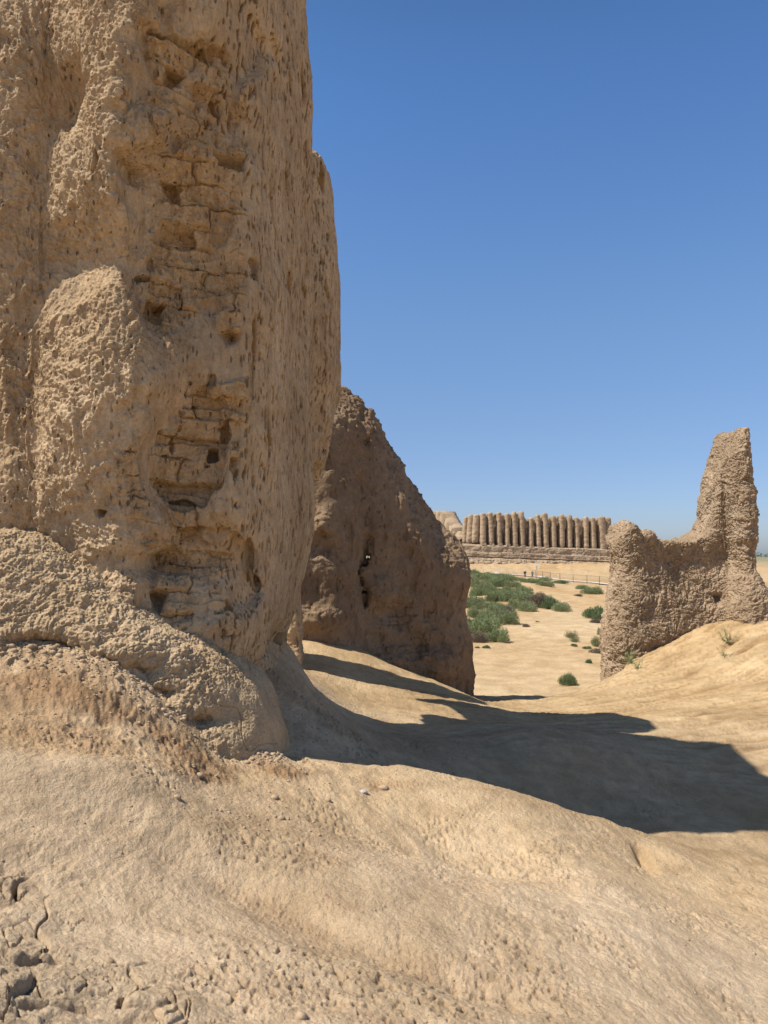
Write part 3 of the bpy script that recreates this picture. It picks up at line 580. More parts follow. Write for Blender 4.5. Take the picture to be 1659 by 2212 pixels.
def mid_fine(P, N):
    x, y, z = P.T
    w = np.stack([noise(P, 2, 231), noise(P, 2, 232), noise(P, 2, 233)], 1) * F(.12); front = smooth(.2, .6, -N[:, 1])
    stn = 1 + (.12 * fbm(P + w, 1.2, 3, 263, (1, 1, .18)) + .08 * fbm(P, .8, 3, 267))[:, None] * np.array([.9, 1, 1.1])
    d = .012 * fbm(P + w, 4, 4, 236, (1, 1, .6)) ; up = smooth(.15, .6, N[:, 2]); d += up * .03 * ridged(P + w, 6, 3, 240)
    um = (x / y) * 1555 + 829.5
    bm = front * smooth(790, 830, um) * smooth(965, 925, um) * smooth(-1.95, -1.8, z) * smooth(-.72, -.85, z + .15 * (x - .3))
    bm = np.maximum(bm, front * smooth(665, 680, um) * smooth(728, 715, um) * smooth(-.1, 0, z) * smooth(.36, .25, z))
    bm = bm * smooth(-.15, .12, fbm(P, 2.2, 3, 252) + .05); g, h = bricks(x + .05 * noise(P, 4, 253), z + .03 * noise(P, 3, 254), P, .33, .125, 25); d += bm * (-.030 * g * smooth(-.2, .2, noise(P, 3, 255)) + .08 * (h - .6))
    pt = smooth(.34, .55, noise(P + w * .4, 8, 245, (1, 1, .4))); d -= .02 * pt * front
    d += front * .010 * fbm(P + w, 9, 3, 247)
    # one long crack curling up from the cleft
    t = np.ones((len(P), 3), F); t = t * stn; t *= 1 - (.16 * pt * front)[:, None] * np.array([.8, 1, 1.2])
    pth = [at(*q) for q in ((790, 1330, 11.6), (780, 1390, 11.5))]
    lr = smooth(-1.3, -1.6, z); d += .02 * lr * ridged(P + w, 4, 3, 250)
    return d, t
o = solid('broken_wall', (-3.0, 10.3, -3.2), (2.1, 13.6, 3.2), .06, mid_fn, mid_fine, mud('shaded_plaster', [(.235, .155, .092), (.275, .188, .114), (.325, .232, .147)], big=.9, bump=.7, grain=40, pits=.6, pit_st=(1, 1, .4), pit_scale=14, spk=.6, crack=.5, dist=.02))  # plaster colour darkened to carry the shade on this wall
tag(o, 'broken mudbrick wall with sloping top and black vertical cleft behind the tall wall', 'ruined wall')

GH = [(4.8,-.05),(5.05,.1),(5.15,.26),(5.30,.42),(5.36,.60),(5.58,.66),(5.72,.50),(5.95,.46),(6.05,.38),(6.28,.35),(6.65,.31),(7.0,.36),(7.34,.48),(7.50,.85),(7.56,1.3),(7.62,1.75),(7.74,2.1),(7.86,2.4),(7.98,2.74),(8.04,2.84),(8.18,2.82),(8.28,2.5),(8.36,2.1),(8.42,1.5),(8.48,.9),(8.58,.3),(8.9,-.1),(9.3,-.5)]
def right_fn(P, ax):
    x, y, z = P.T
    A = plan(ax, [(5.2,17.0),(5.15,16.3),(5.3,15.85),(5.5,15.78),(6.6,16.0),(7.45,16.15),(7.68,16.18),(7.76,15.9),(7.95,15.74),(8.16,15.76),(8.28,15.95),(8.36,16.7),(8.2,17.3),(6,17.3)])
    h = np.interp(x + .04 * noise(P, 2.5, 300), [q[0] for q in GH], [q[1] for q in GH])
    h = h + .07 * noise(P, 2.6, 311, (1, .4, 0)) + .05 * noise(P, 8, 312, (1, .4, 0))
    shr = .12 * np.exp(-((z + .25) / .5) ** 2) - .13 * smooth(-.6, -1.9, z) - .28 * smooth(-.1, -1.3, z) * smooth(7, 7.8, x) + .10 * smooth(.6, 2.6, z)
    f = smax(A + shr + .03 * noise(P, 1.1, 309, (1, 1, .3)), (z - h) * .6, .04)
    f = f - .05 * fbm(P, .9, 3, 303) - .028 * fbm(P, 2.4, 3, 307, (1, 1, 1.1))
    for k, (x0, z0) in enumerate(((7.9, -.2), (7.95, .35), (8.0, .85), (8.0, 1.35))): f -= .06 * blob(P, (x0, 15.7, z0), (.35, .4, .14))
    f += B(P, 1552, 1293, 16.1, (.10, .5, .10), .5)
    f += B(P, 1390, 1150, 15.8, (.12, .4, .05), .06); f += B(P, 1405, 1330, 15.8, (.5, .3, .2), .06); f -= B(P, 1330, 1390, 15.9, (.25, .4, .35), .12)
    f += B(P, 1440, 1400, 15.7, (.5, .35, .09), .12)
    return f
def right_fine(P, N):
    w = np.stack([noise(P, 2, 331), noise(P, 2, 332), noise(P, 2, 333)], 1) * F(.15)
    k = worley(P + w, 5.2, 41, (1, 1, 1.9)); k2 = worley(P + w, 12, 47, (1, 1, 1.3))
    d = .018 * (k[:, 2] - .5) - .012 * smooth(.16, 0, k[:, 1] - k[:, 0]) + .020 * (k2[:, 2] - .5) - .012 * smooth(.2, 0, k2[:, 1] - k2[:, 0])
    d = d * .9 + .020 * ridged(P + w, 7, 5, 340, (1, 1, .7), .70) - .012 * smooth(.3, .5, noise(P, 15, 343, (1, 1, .25))) - .022 * smooth(.1, .5, noise(P + w, 4.2, 341, (1, 1, .25))) - .03 * smooth(.3, .55, noise(P + w, 5, 346)) - .02 * smooth(.2, .5, noise(P, 9, 344, (1, 1, .2))) * smooth(0, .3, noise(P, 1.2, 345))
    t = np.ones((len(P), 3), F) * (1 + .08 * noise(P, 1.2, 350) + .10 * fbm(P + w, 1.3, 3, 351, (1, 1, .2)))[:, None]
    return d, t
o = solid('ruined_wall', (4.5, 15.1, -4.0), (9.1, 17.8, 3.1), .06, right_fn, right_fine, M_RUIN, extra=lambda c, n: (n * c).sum(1) < 0)
tag(o, 'rough crumbling wall rising to a tall narrow pinnacle on the right slope', 'ruined wall')

# ------------------------------------------------------------------ the far fortress
def fort_pt(s, n, z): return np.array([FA[0] + FD[0] * s + FN[0] * n, FA[1] + FD[1] * s + FN[1] * n, z])
def s_of(u):                                 # where the line of sight at column u meets the front line
    k = (u - 829.5) / 1555 / CP
    return (k * FA[1] - FA[0]) / (FD[0] - k * FD[1])
def zat(v, D): return at(829.5, v, D)[2]
fort = empty('mudbrick_fortress', fort_pt(19, -8, -1.6))
tag(fort, 'distant mudbrick fortress with a row of tall half-column ribs on a stepped platform', 'fortress')
def half_col(s, w, z0, z1, proj, seed, n0=-.35, parent=fort, name='half_column', lean=0):
    nz_, na = 44, 22; a = np.linspace(0, 2 * math.pi, na, endpoint=False); V = []
    rnd = random.Random(seed); sk = rnd.uniform(-.25, .25)
    for k in range(nz_ + 1):
        t = k / nz_; z = z0 + (z1 - z0) * t; cap = math.sqrt(max(0, 1 - max(0, (t - .93) / .07) ** 2)) if t > .93 else 1
        tap = (1 - .16 * t) * cap * (.80 + .2 * min(1, t * 9)); hw = w / 2 * tap; pr = proj * tap * (1 - .25 * t)
        for q in a:
            cx = math.copysign(abs(math.cos(q)) ** .75, math.cos(q)); sy = math.copysign(abs(math.sin(q)) ** .75, math.sin(q))
            V.append(fort_pt(s + cx * hw + sk * t * t + lean * t, n0 + sy * pr, z))
    V = np.array(V); P = V.astype(F); d = .09 * fbm(P, .4, 3, seed, (1, 1, .35)) + .06 * fbm(P, 1.8, 3, seed + 5, (1, 1, 1.6)) + .035 * np.sign(noise(P, .9, seed + 8, (.6, .6, 2.4)))
    C = V.reshape(nz_ + 1, na, 3).mean(1, keepdims=True); dr = V.reshape(nz_ + 1, na, 3) - C; dr /= np.maximum(np.linalg.norm(dr, axis=2, keepdims=True), 1e-6)
    V = (V.reshape(nz_ + 1, na, 3) + dr * d.reshape(nz_ + 1, na, 1)).reshape(-1, 3)
    i = np.arange(nz_)[:, None] * na; j = np.arange(na); j2 = (j + 1) % na
    Q = np.stack([(i + j), (i + j2), (i + na + j2), (i + na + j)], -1).reshape(-1, 4)
    top = len(V); V = np.vstack([V, V[nz_ * na:].mean(0)]); e = nz_ * na
    Q = np.vstack([Q, np.stack([e + j[::2], e + (j[::2] + 1) % na, e + (j[::2] + 2) % na, np.full(na // 2, top)], 1)])
    return mesh_obj(name, V, Q, M_FORT, parent)
COLS = [(478, 62, 310, 575), (545, 56, 303, 580), (612, 54, 302, 582), (678, 52, 312, 585), (742, 55, 297, 590), (803, 56, 295, 595), (874, 52, 348, 600), (938, 54, 322, 605), (996, 58, 309, 592), (1064, 58, 332, 612),
        (1130, 58, 322, 592), (1193, 56, 325, 612), (1258, 54, 344, 615), (1330, 56, 340, 620), (1392, 58, 346, 628), (1470, 84, 338, 632)]
U = lambda X: 918 + X * .2604
Vv = lambda Y: 1026 + Y * .2604
tops = []
for k, (X, wpx, yt, yb) in enumerate(COLS):
    s0 = s_of(U(X)); D = FA[1] + FD[1] * s0 - 1; wm = wpx * .2604 / 1555 * D
    z0, z1 = zat(Vv(yb), D), zat(Vv(yt), D); tops.append((s0, z1)); half_col(s0, wm * .86, z0 - .2, z1, 1.3, 900 + k * 13, n0=-.25)
def wall_block(name, s0, s1, n0, n1, zb, ztop, seed, parent=fort, amp=.2, ns=None, mat=None, P0=None):
    """closed slab along the front line, its top following ztop(s)"""
    ns = ns or max(8, int((s1 - s0) * 4)); prof = []
    zk = np.linspace(0, 1, 26)
    prof = [(n0, t) for t in zk] + [(n1 + (n0 - n1) * (1 - q), 1.0) for q in (.75, .5, .25)] + [(n1, 1 - t) for t in zk]
    S = np.linspace(s0, s1, ns); V = np.array([(P0 or fort_pt)(s, n, zb + (ztop(s) - zb) * t) for s in S for n, t in prof]); m = len(prof)
    P = V.astype(F); w_ = np.stack([noise(P, .35, seed), noise(P, .35, seed + 1), .5 * noise(P, .8, seed + 2)], 1)
    V = V + w_ * amp * 1.5 + np.stack([fbm(P, 1.3, 3, seed + 3), fbm(P, 1.3, 3, seed + 7), 0 * P[:, 0]], 1) * amp * .4
    i = np.arange(ns - 1)[:, None] * m; j = np.arange(m - 1); Q = np.stack([i + j, i + m + j, i + m + j + 1, i + j + 1], -1).reshape(-1, 4)
    for e in (0, (ns - 1) * m):
        h = m // 2; a = np.arange(h - 1); Q = np.vstack([Q, np.stack([e + a, e + a + 1, e + m - 2 - a, e + m - 1 - a], 1)])
    return mesh_obj(name, V, Q, mat or M_FORT, parent)
ts, tz = zip(*tops)
nzr = np.random.RandomState(4)
wall_block('front_wall', ts[0] - 1.2, ts[-1] + 1.2, -1.5, -3.4, -.2, lambda s: np.interp(s, ts, tz) - .9 + .35 * math.sin(s * 2.86 + 1), 950, amp=.12)
# rounded, weathered corner at the left with the bright end face
def corner(s): return 11.2 - .7 * abs(math.sin(s * 1.7))
for k, (sx, zz, ww) in enumerate(((-1.7, zat(Vv(322), 211), 2.2), (-3.1, zat(Vv(318), 212), 2.0), (-4.3, zat(Vv(335), 213), 1.5))):
    half_col(s_of(U(440)) + sx + 1.0, ww, zat(Vv(560), 211), zz - .2 * k, 1.5 - .2 * k, 990 + k * 11, n0=-1.4 - .9 * k, name='corner_buttress', lean=.5)
# the left flank, ribs fanned and worn, seen edge on
LD = np.array([-.36, .933]); LN = np.array([-LD[1], LD[0]]) 
L0 = np.array([FA[0] - 2.6, FA[1] + 3.0])
def left_pt(s, n, z): return np.array([L0[0] + LD[0] * s + LN[0] * n, L0[1] + LD[1] * s + LN[1] * n, z])
zl = lambda s: np.interp(s, [0, 2.5, 3.5, 6, 9, 11, 14, 20, 27, 33], [5.0, 5.6, 8.0, 8.9, 11.2, 13.2, 13.5, 13.9, 13.8, 13.2])
def left_flank():
    ns, nz_ = 420, 40; V = []
    for i in range(ns):
        s_ = 33 * i / (ns - 1)
        for k in range(nz_):
            t = k / (nz_ - 1); z = -1 + (zl(s_) + 1) * t; s2 = s_ + 2.2 * (1 - t); rib = abs(math.sin(math.pi * s2 / 3.1)) ** .45
            V.append(left_pt(s_ + .0 * t, 2.6 * rib + 3.6 * (1 - t), z))
        for q, zz in ((-1.2, .15), (-2.5, 0), (-3.2, -14)): V.append(left_pt(s_, q, zl(s_) + zz))
    V = np.array(V); m = nz_ + 3; P = V.astype(F); V = V + np.stack([fbm(P, .9, 3, 40), fbm(P, .9, 3, 45), fbm(P, .9, 3, 48)], 1) * .14
    i = np.arange(ns - 1)[:, None] * m; j = np.arange(m - 1); Q = np.stack([i + j, i + m + j, i + m + j + 1, i + j + 1], -1).reshape(-1, 4)
    return mesh_obj('flank_wall', V, Q, M_FORT, fort)
left_flank()
# back wall glimpsed through the breach, and the worn tower on the right end
wall_block('rear_wall', -4.0, 30, -18, -20, -.2, lambda s: 7.6 + .8 * math.sin(s * .8), 960, amp=.3)
se = ts[-1]
half_col(se + 2.2, 2.6, 1.0, zat(Vv(345), 217), 1.6, 1200, n0=-1.6, name='corner_buttress')
half_col(se + 4.2, 4.2, -1.2, zat(Vv(455), 218), 2.2, 1213, n0=-2.4, name='corner_buttress')
# stepped platform: risers and ledges swept along the front
def platform():
    prof = [(-3, 3.2), (-.6, 3.0), (.9, 2.7), (1.3, 2.4), (1.42, 1.6), (1.5, .75), (2.3, .66), (2.35, .35), (3.0, .28), (3.08, -.35), (3.25, -.62), (2.8, -.75), (3.4, -1.2), (3.8, -1.9), (4.5, -2.1), (4.8, -2.8), (5.6, -3.2), (7.5, -3.9)]
    pn, pz = zip(*prof); L = np.concatenate([[0], np.cumsum(np.hypot(np.diff(pn), np.diff(pz)))]); q = np.linspace(0, L[-1], 110)
    PN, PZ = np.interp(q, L, pn), np.interp(q, L, pz); S = np.linspace(-9, 48, 420); V = []
    for s_ in S:
        ta = np.clip(s_ / 38, -.3, 1.3); V += [fort_pt(s_, n_, z_ - 1.15 * ta - (.0 if z_ > 1.5 else .25 * ta)) for n_, z_ in zip(PN, PZ)]
    V = np.array(V); P = V.astype(F); c = worley(P, .75, 5, (1, 1, 2.2))
    r = .28 * fbm(P, .3, 4, 61) + .10 * (c[:, 2] - .5) - .10 * smooth(.12, 0, c[:, 1] - c[:, 0]) + .07 * fbm(P, 1.6, 3, 66)
    low = np.tile(smooth(-.8, -1.6, PZ), len(S)); r = r + low * .35 * ridged(P, .7, 4, 68)
    V[:, :2] += FN * r[:, None]; V[:, 2] += .13 * fbm(P, .25, 3, 70) + .05 * noise(P, 1.3, 74)
    m = len(PN); i = np.arange(len(S) - 1)[:, None] * m; j = np.arange(m - 1); Q = np.stack([i + j, i + m + j, i + m + j + 1, i + j + 1], -1).reshape(-1, 4)[:, ::-1]
    mesh_obj('platform', V, Q, M_FORT, fort)
platform()
def boxmesh(c, ax_, hs, jit=0, rnd=random):
    """box with its own axes, slightly chamfered; returns verts, quads"""
    c = np.array(c, float); V = []
    for a in (-1, 1):
        for b in (-1, 1):
            for d in (-1, 1): V.append(c + ax_[0] * hs[0] * a + ax_[1] * hs[1] * b + ax_[2] * hs[2] * d + np.array([rnd.uniform(-jit, jit) for _ in range(3)]))
    return np.array(V), np.array([[0, 1, 3, 2], [4, 6, 7, 5], [0, 4, 5, 1], [2, 3, 7, 6], [0, 2, 6, 4], [1, 5, 7, 3]])
def join(parts):
    V, Q, k = [], [], 0
    for v, q in parts: V.append(v); Q.append(np.array(q) + k); k += len(v)
    return np.vstack(V), np.vstack(Q)
AX = (np.array([*FD, 0]), np.array([*FN, 0]), np.array([0, 0, 1.0])); rb = random.Random(5)
for k in range(44):
    s_ = 6.2 + k * .78
    if rb.random() < .82: mesh_obj('brick', *boxmesh(fort_pt(s_, 2.75, .36 - 1.4 * s_ / 38 + rb.uniform(-.05, .05)), AX, (.31, .22, .17), .05, rb), M_FORT, fort, shade=False)
for k, (X, wpx, yt, yb) in enumerate(COLS[:9]):
    s0 = s_of(U(X)); mesh_obj('rib_footing', *boxmesh(fort_pt(s0, .75, zat(Vv(yb - 2), 211)), AX, (.62, .5, .38), .08, rb), M_FORT, fort, shade=False)

# ------------------------------------------------------------------ track, fences, lamp post
def ribbon(name, pl, wd, mat, up, parent=None):
    pl = np.array(pl, float); L = np.concatenate([[0], np.cumsum(np.linalg.norm(np.diff(pl, axis=0), axis=1))]); q = np.linspace(0, L[-1], int(L[-1] / .8))
    X, Y = np.interp(q, L, pl[:, 0]), np.interp(q, L, pl[:, 1]); dx, dy = np.gradient(X), np.gradient(Y); l = np.hypot(dx, dy); nx, ny = -dy / l, dx / l; V = []
    offs = np.linspace(-wd / 2, wd / 2, 5)
    for o_ in offs: V.append(np.stack([X + nx * o_, Y + ny * o_, height(X + nx * o_, Y + ny * o_) + up], 1))
    V = np.stack(V, 1).reshape(-1, 3); i = np.arange(len(X) - 1)[:, None] * 5; j = np.arange(4); Q = np.stack([i + j, i + 5 + j, i + 6 + j, i + 1 + j], -1).reshape(-1, 4)
    return mesh_obj(name, V, Q[:, ::-1], mat, parent)
fence_pl = [at(1340, 1200, 140)[:2], at(1285, 1200, 150)[:2], at(1199.5, 1200, 161)[:2], at(1155.6, 1200, 172)[:2], at(1039.7, 1200, 190)[:2], at(960, 1200, 203)[:2]]
beh = [p + np.array([1.2, 4.2]) for p in fence_pl]
M_PATH = plainmat('pale_path', (.60, .52, .42), .9, .12, .6)
o = ribbon('path', beh, 2.4, M_PATH, .16); tag(o, 'pale gravel path running behind the fence', 'path', kind='structure')
M_STEEL = plainmat('weathered_steel', (.10, .085, .07), .6, .3, 20, .3); M_PALE = plainmat('pale_post_paint', (.45, .40, .33), .7, .2, 20); M_WHITE = plainmat('white_paint', (.8, .8, .78), .5, .05, 5)
def tube(a, b, r, n=6, r2=None):
    a, b = np.array(a, float), np.array(b, float); e = (b - a) / np.linalg.norm(b - a); u_ = np.cross(e, [0, 0, 1] if abs(e[2]) < .9 else [1, 0, 0]); u_ /= np.linalg.norm(u_); v_ = np.cross(e, u_); r2 = r if r2 is None else r2
    t = np.linspace(0, 2 * math.pi, n, endpoint=False); ring = np.cos(t)[:, None] * u_ + np.sin(t)[:, None] * v_
    V = np.vstack([a + ring * r, b + ring * r2, [a], [b]]); j = np.arange(n); j2 = (j + 1) % n
    Q = np.vstack([np.stack([j, j2, n + j2, n + j], 1), np.stack([j[::2], np.full(n // 2, 2 * n), (j[::2] + 2) % n, j2[::2]], 1), np.stack([n + j[::2], n + j2[::2], n + (j[::2] + 2) % n, np.full(n // 2, 2 * n + 1)], 1)])
    return V, Q
def fence(pl, nposts, mat, label, hgt=1.75, pr=.055):
    pl = np.array(pl); L = np.concatenate([[0], np.cumsum(np.linalg.norm(np.diff(pl, axis=0), axis=1))]); q = np.linspace(0, L[-1], nposts)
    X, Y = np.interp(q, L, pl[:, 0]), np.interp(q, L, pl[:, 1]); Z = height(X, Y)
    f = empty('wire_fence', (X[0], Y[0], Z[0])); tag(f, label, 'fence')
    for x_, y_, z_ in zip(X, Y, Z): mesh_obj('post', *tube((x_, y_, z_ - .3), (x_, y_, z_ + hgt), pr, 6), mat, f)
    rl, wr = [], []
    for k in range(nposts - 1):
        A_, B_ = np.array([X[k], Y[k], Z[k]]), np.array([X[k + 1], Y[k + 1], Z[k + 1]])
        rl += [tube(A_ + [0, 0, hgt - .06], B_ + [0, 0, hgt - .06], .022, 4)]
        for j in range(1, 8): wr.append(tube(A_ + [0, 0, hgt * j / 8], B_ + [0, 0, hgt * j / 8], .006, 4))
        for j in range(1, 14): c = A_ + (B_ - A_) * j / 14; wr.append(tube(c + [0, 0, .05], c + [0, 0, hgt - .06], .006, 4))
    mesh_obj('top_rail', *join(rl), mat, f); mesh_obj('wire_mesh', *join(wr), mat, f)
fence(fence_pl[:4][::-1], 9, M_STEEL, 'dark post and wire fence in front of the fortress path, nearer right stretch')
fence(fence_pl[3:], 12, M_PALE, 'pale post wire fence farther left, beyond the green saltbushes', 1.7)
lx, ly, _ = at(1158.8, 1200, 168); lz = float(height(lx, ly)[0])
lp = empty('lamp_post', (lx, ly, lz)); tag(lp, 'tall thin lamp post with white floodlight head standing at the fence', 'lamp post')
zt = zat(1222, 168)
mesh_obj('pole', *tube((lx, ly, lz - .3), (lx, ly, zt), .09, 8, .06), plainmat('grey_pole', (.38, .35, .31), .6, .15, 12), lp)
I3 = np.eye(3)
mesh_obj('floodlight', *join([boxmesh((lx - .32, ly - .25, zt + .15), I3, (.30, .12, .22)), boxmesh((lx + .36, ly - .25, zt + .10), I3, (.28, .12, .20))]), M_WHITE, lp, shade=False)
mesh_obj('bracket', *join([boxmesh((lx, ly, zt - .02), I3, (.7, .05, .05)), boxmesh((lx, ly - .1, zt + .08), I3, (.04, .14, .1))]), M_STEEL, lp, shade=False)

# ------------------------------------------------------------------ two walkers by the fence
def person(u, D, top_col, leg_col, head_col, label, scarf, seed):
    x, y, _ = at(u, 1200, D); z = float(height(x, y)[0]); root = empty('person', (x, y, z)); tag(root, label, 'person', 'visitors walking by the fence')
    s = seed
    J = dict(hip=(0, 0, .92), ch=(0, .02, 1.32), nk=(0, .0, 1.48), hd=(0, -.02, 1.62), kl=(-.10, -.14 * s, .50), fl=(-.10, .02 - .22 * s, .07), tl=(-.10, -.10 - .22 * s, .04), kr=(.10, .12 * s, .50), fr=(.10, .26 * s, .09), tr=(.10, .26 * s - .13, .05),
             sl=(-.18, .02, 1.41), el=(-.25, .10, 1.12), wl=(-.24, -.02, .88), sr=(.18, .02, 1.41), er=(.25, -.06, 1.12), wr=(.23, -.22, .95))
    def build(name, segs, mat, h=.024, extra=None):
        ax, P = grid((-.45, -.5, -.04), (.45, .55, 1.84), h); f = np.full(len(P), 9, F)
        for a, b, ra, rb_ in segs: f = smin(f, capsule(P, J[a] if isinstance(a, str) else a, J[b] if isinstance(b, str) else b, ra, rb_), .035)
        if extra: f = extra(P, f)
        V, Q = nets(f.reshape([len(k) for k in ax]).astype(float), (-.45, -.5, -.04), h); V = relax(V, Q, 1, .4)
        return mesh_obj(name, V + np.array([x, y, z]), Q, mat, root)
    fingers = []
    for sd in ('l', 'r'):
        wx, wy, wz = J['w' + sd]; hx = wx; fingers += [((wx, wy, wz), (wx, wy - .02, wz - .08), .036, .036)]
        for k in range(4): o_ = (k - 1.5) * .022; fingers.append(((wx, wy - .02 + o_, wz - .08), (wx, wy - .045 + o_, wz - .155 - .01 * (k in (1, 2))), .012, .009))
        fingers.append(((wx, wy - .03, wz - .03), (wx, wy - .075, wz - .09), .014, .011))
    body = [('hip', 'ch', .13, .15), ('ch', 'nk', .10, .055), ('nk', 'hd', .055, .06), ((0, -.02, 1.60), (0, -.0, 1.68), .078, .095), ((0, -.10, 1.62), (0, -.115, 1.605), .016, .014), ('hip', 'kl', .10, .065), ('kl', 'fl', .06, .04), ('fl', 'tl', .045, .035),
            ('hip', 'kr', .10, .065), ('kr', 'fr', .06, .04), ('fr', 'tr', .045, .035), ('ch', 'sl', .09, .07), ('ch', 'sr', .09, .07), ('sl', 'el', .055, .045), ('el', 'wl', .042, .03), ('sr', 'er', .055, .045), ('er', 'wr', .042, .03)] + fingers
    build('body', body, plainmat('skin', (.42, .26, .18), .6, .08, 8))
    build('shirt', [('hip', 'ch', .16, .175), ('ch', 'nk', .12, .06), ('ch', 'sl', .11, .085), ('ch', 'sr', .11, .085), ('sl', 'el', .075, .065), ('sr', 'er', .075, .065), ('el', 'wl', .06, .045), ('er', 'wr', .06, .045)], plainmat('shirt_cloth', top_col, .9, .1, 10))
    build('trousers', [((0, 0, .95), 'hip', .15, .15), ('hip', 'kl', .13, .085), ('kl', (-.10, .02 - .21 * s, .13), .08, .07), ('hip', 'kr', .13, .085), ('kr', (.10, .25 * s, .15), .08, .07)], plainmat('trouser_cloth', leg_col, .9, .1, 10))
    if scarf: build('headscarf', [((0, .01, 1.64), (0, .02, 1.70), .105, .11), ((0, .06, 1.60), (0, .07, 1.42), .09, .12)], plainmat('scarf_cloth', head_col, .85, .05, 10))
    else: build('hair', [((0, .015, 1.66), (0, .01, 1.72), .092, .095), ((0, .05, 1.60), (0, .04, 1.66), .07, .08)], plainmat('hair', head_col, .6, .1, 20))
    return root
person(1133.5, 172, (.02, .02, .022), (.03, .03, .035), (.72, .70, .66), 'left walker by the fence in black clothes and a white head covering', True, 1)
person(1149.6, 171, (.16, .18, .17), (.05, .07, .06), (.02, .017, .015), 'right walker by the fence, dark-haired, in grey-green clothes', False, -1)

# ------------------------------------------------------------------ plants
def blades(n, rad, hgt, seed, ln=.10, wd=.022, upright=.6, clumps=9, hollow=.35, stems=40, flat=.75, colj=.25):
    """a shrub: leafy twigs fanning out of several clumps, each blade a small folded leaf"""
    r = np.random.RandomState(seed); V = []; T = []
    cc = np.stack([r.normal(0, .42, clumps), r.normal(0, .42, clumps)], 1); cc = cc / np.maximum(1, np.linalg.norm(cc, axis=1) / .75)[:, None]; ch = r.uniform(.65, 1.08, clumps) * (1 - .35 * (cc ** 2).sum(1)); cs = r.uniform(.35, .6, clumps); cb = r.uniform(.82, 1.18, clumps)
    k = r.randint(0, clumps, n); d = r.normal(size=(n, 3)); d[:, 2] = np.abs(d[:, 2]); d /= np.linalg.norm(d, axis=1)[:, None]
    rr = (hollow + (1 - hollow) * r.uniform(size=n) ** .6)[:, None]; P = np.concatenate([cc[k], np.zeros((n, 1))], 1) + d * rr * np.stack([cs[k], cs[k], ch[k]], 1)
    P *= np.array([rad, rad, hgt]); out = d * (1 - upright) + np.array([0, 0, upright]) + r.normal(0, .28, (n, 3)); out /= np.linalg.norm(out, axis=1)[:, None]
    sd = np.cross(out, r.normal(size=(n, 3))); sd /= np.linalg.norm(sd, axis=1)[:, None]; L = ln * r.uniform(.6, 1.4, (n, 1)); W = wd * r.uniform(.7, 1.3, (n, 1))
    V = np.stack([P - sd * W * .3, P + out * L * .5 - sd * W, P + out * L, P + out * L * .5 + sd * W], 1).reshape(-1, 3)
    tt = cb[k] * r.uniform(1 - colj, 1 + colj, n); hue = r.normal(0, .06, n); T = np.repeat(np.stack([tt * (1 + hue), tt, tt * (1 - hue * .5)], 1), 4, 0)
    Q = np.arange(n * 4).reshape(-1, 4); V[:, 2] = np.maximum(V[:, 2], -.02)
    SV, SQ = [], []
    for i in range(stems):
        j = r.randint(n); a = np.array([*(cc[k[j]] * rad * .3), -.05]); v, q = tube(a, P[j], .008 * rad * 1.6, 4, .004 * rad); SV.append((v, q))
    sv, sq = join(SV)
    V2, Q2 = join([(V, Q), (sv, sq)]); T = np.concatenate([T, np.tile([.9, .75, .6], (len(sv), 1))])
    return raw_mesh('shrub', V2, Q2, False, T)
M_SALT = leafmat('saltbush_leaf', (.21, .25, .115), (.27, .295, .15)); M_BRI = leafmat('fresh_shrub_leaf', (.15, .21, .095), (.18, .225, .105)); M_DRY = leafmat('dry_shrub_leaf', (.20, .155, .105), (.17, .14, .10)); M_YEL = leafmat('yellowing_leaf', (.24, .25, .11), (.21, .23, .11))
PROTO = {}
for kind, mt, args in (('salt', M_SALT, [(5200, 1, 1, s_, .105, .020, .42) for s_ in (1, 2, 3, 4, 5)]), ('bright', M_BRI, [(3600, 1, 1, s_, .24, .02, .8, 8, .2) for s_ in (11, 12)]), ('dry', M_DRY, [(4200, 1, 1, s_, .12, .016, .4) for s_ in (21, 22)]), ('yellow', M_YEL, [(900, 1, 1, s_, .30, .016, .7, 7, .15) for s_ in (31, 32)])):
    PROTO[kind] = []
    for a_ in args:
        me = blades(*a_); me.materials.append(mt); PROTO[kind].append(me)
rs = random.Random(3)
def shrub(u, v, wpx, hpx, kind='salt', label=None, group=None, pos=None, name='saltbush'):
    p = hit(u, v, 14) if pos is None else pos; D = p[1]
    o = bpy.data.objects.new(name, rs.choice(PROTO[kind])); COL.objects.link(o)
    o.location = (p[0], p[1], p[2] + EYE); rad = wpx / 1555 * D / 2; hh = hpx / 1555 * D
    o.scale = (rad * 1.15, rad * rs.uniform(1.05, 1.3), hh * .98); o.rotation_euler.z = rs.uniform(0, 6.28)
    tag(o, label, 'shrub', group); return o
R1 = lambda X, Y, w_, h_: (U(X), Vv(Y), w_ * .2604, h_ * .2604)
THK = 'saltbushes crowded in the green thicket'; THL = 'low grey-green saltbush crowded among others in the thicket beyond the gap'
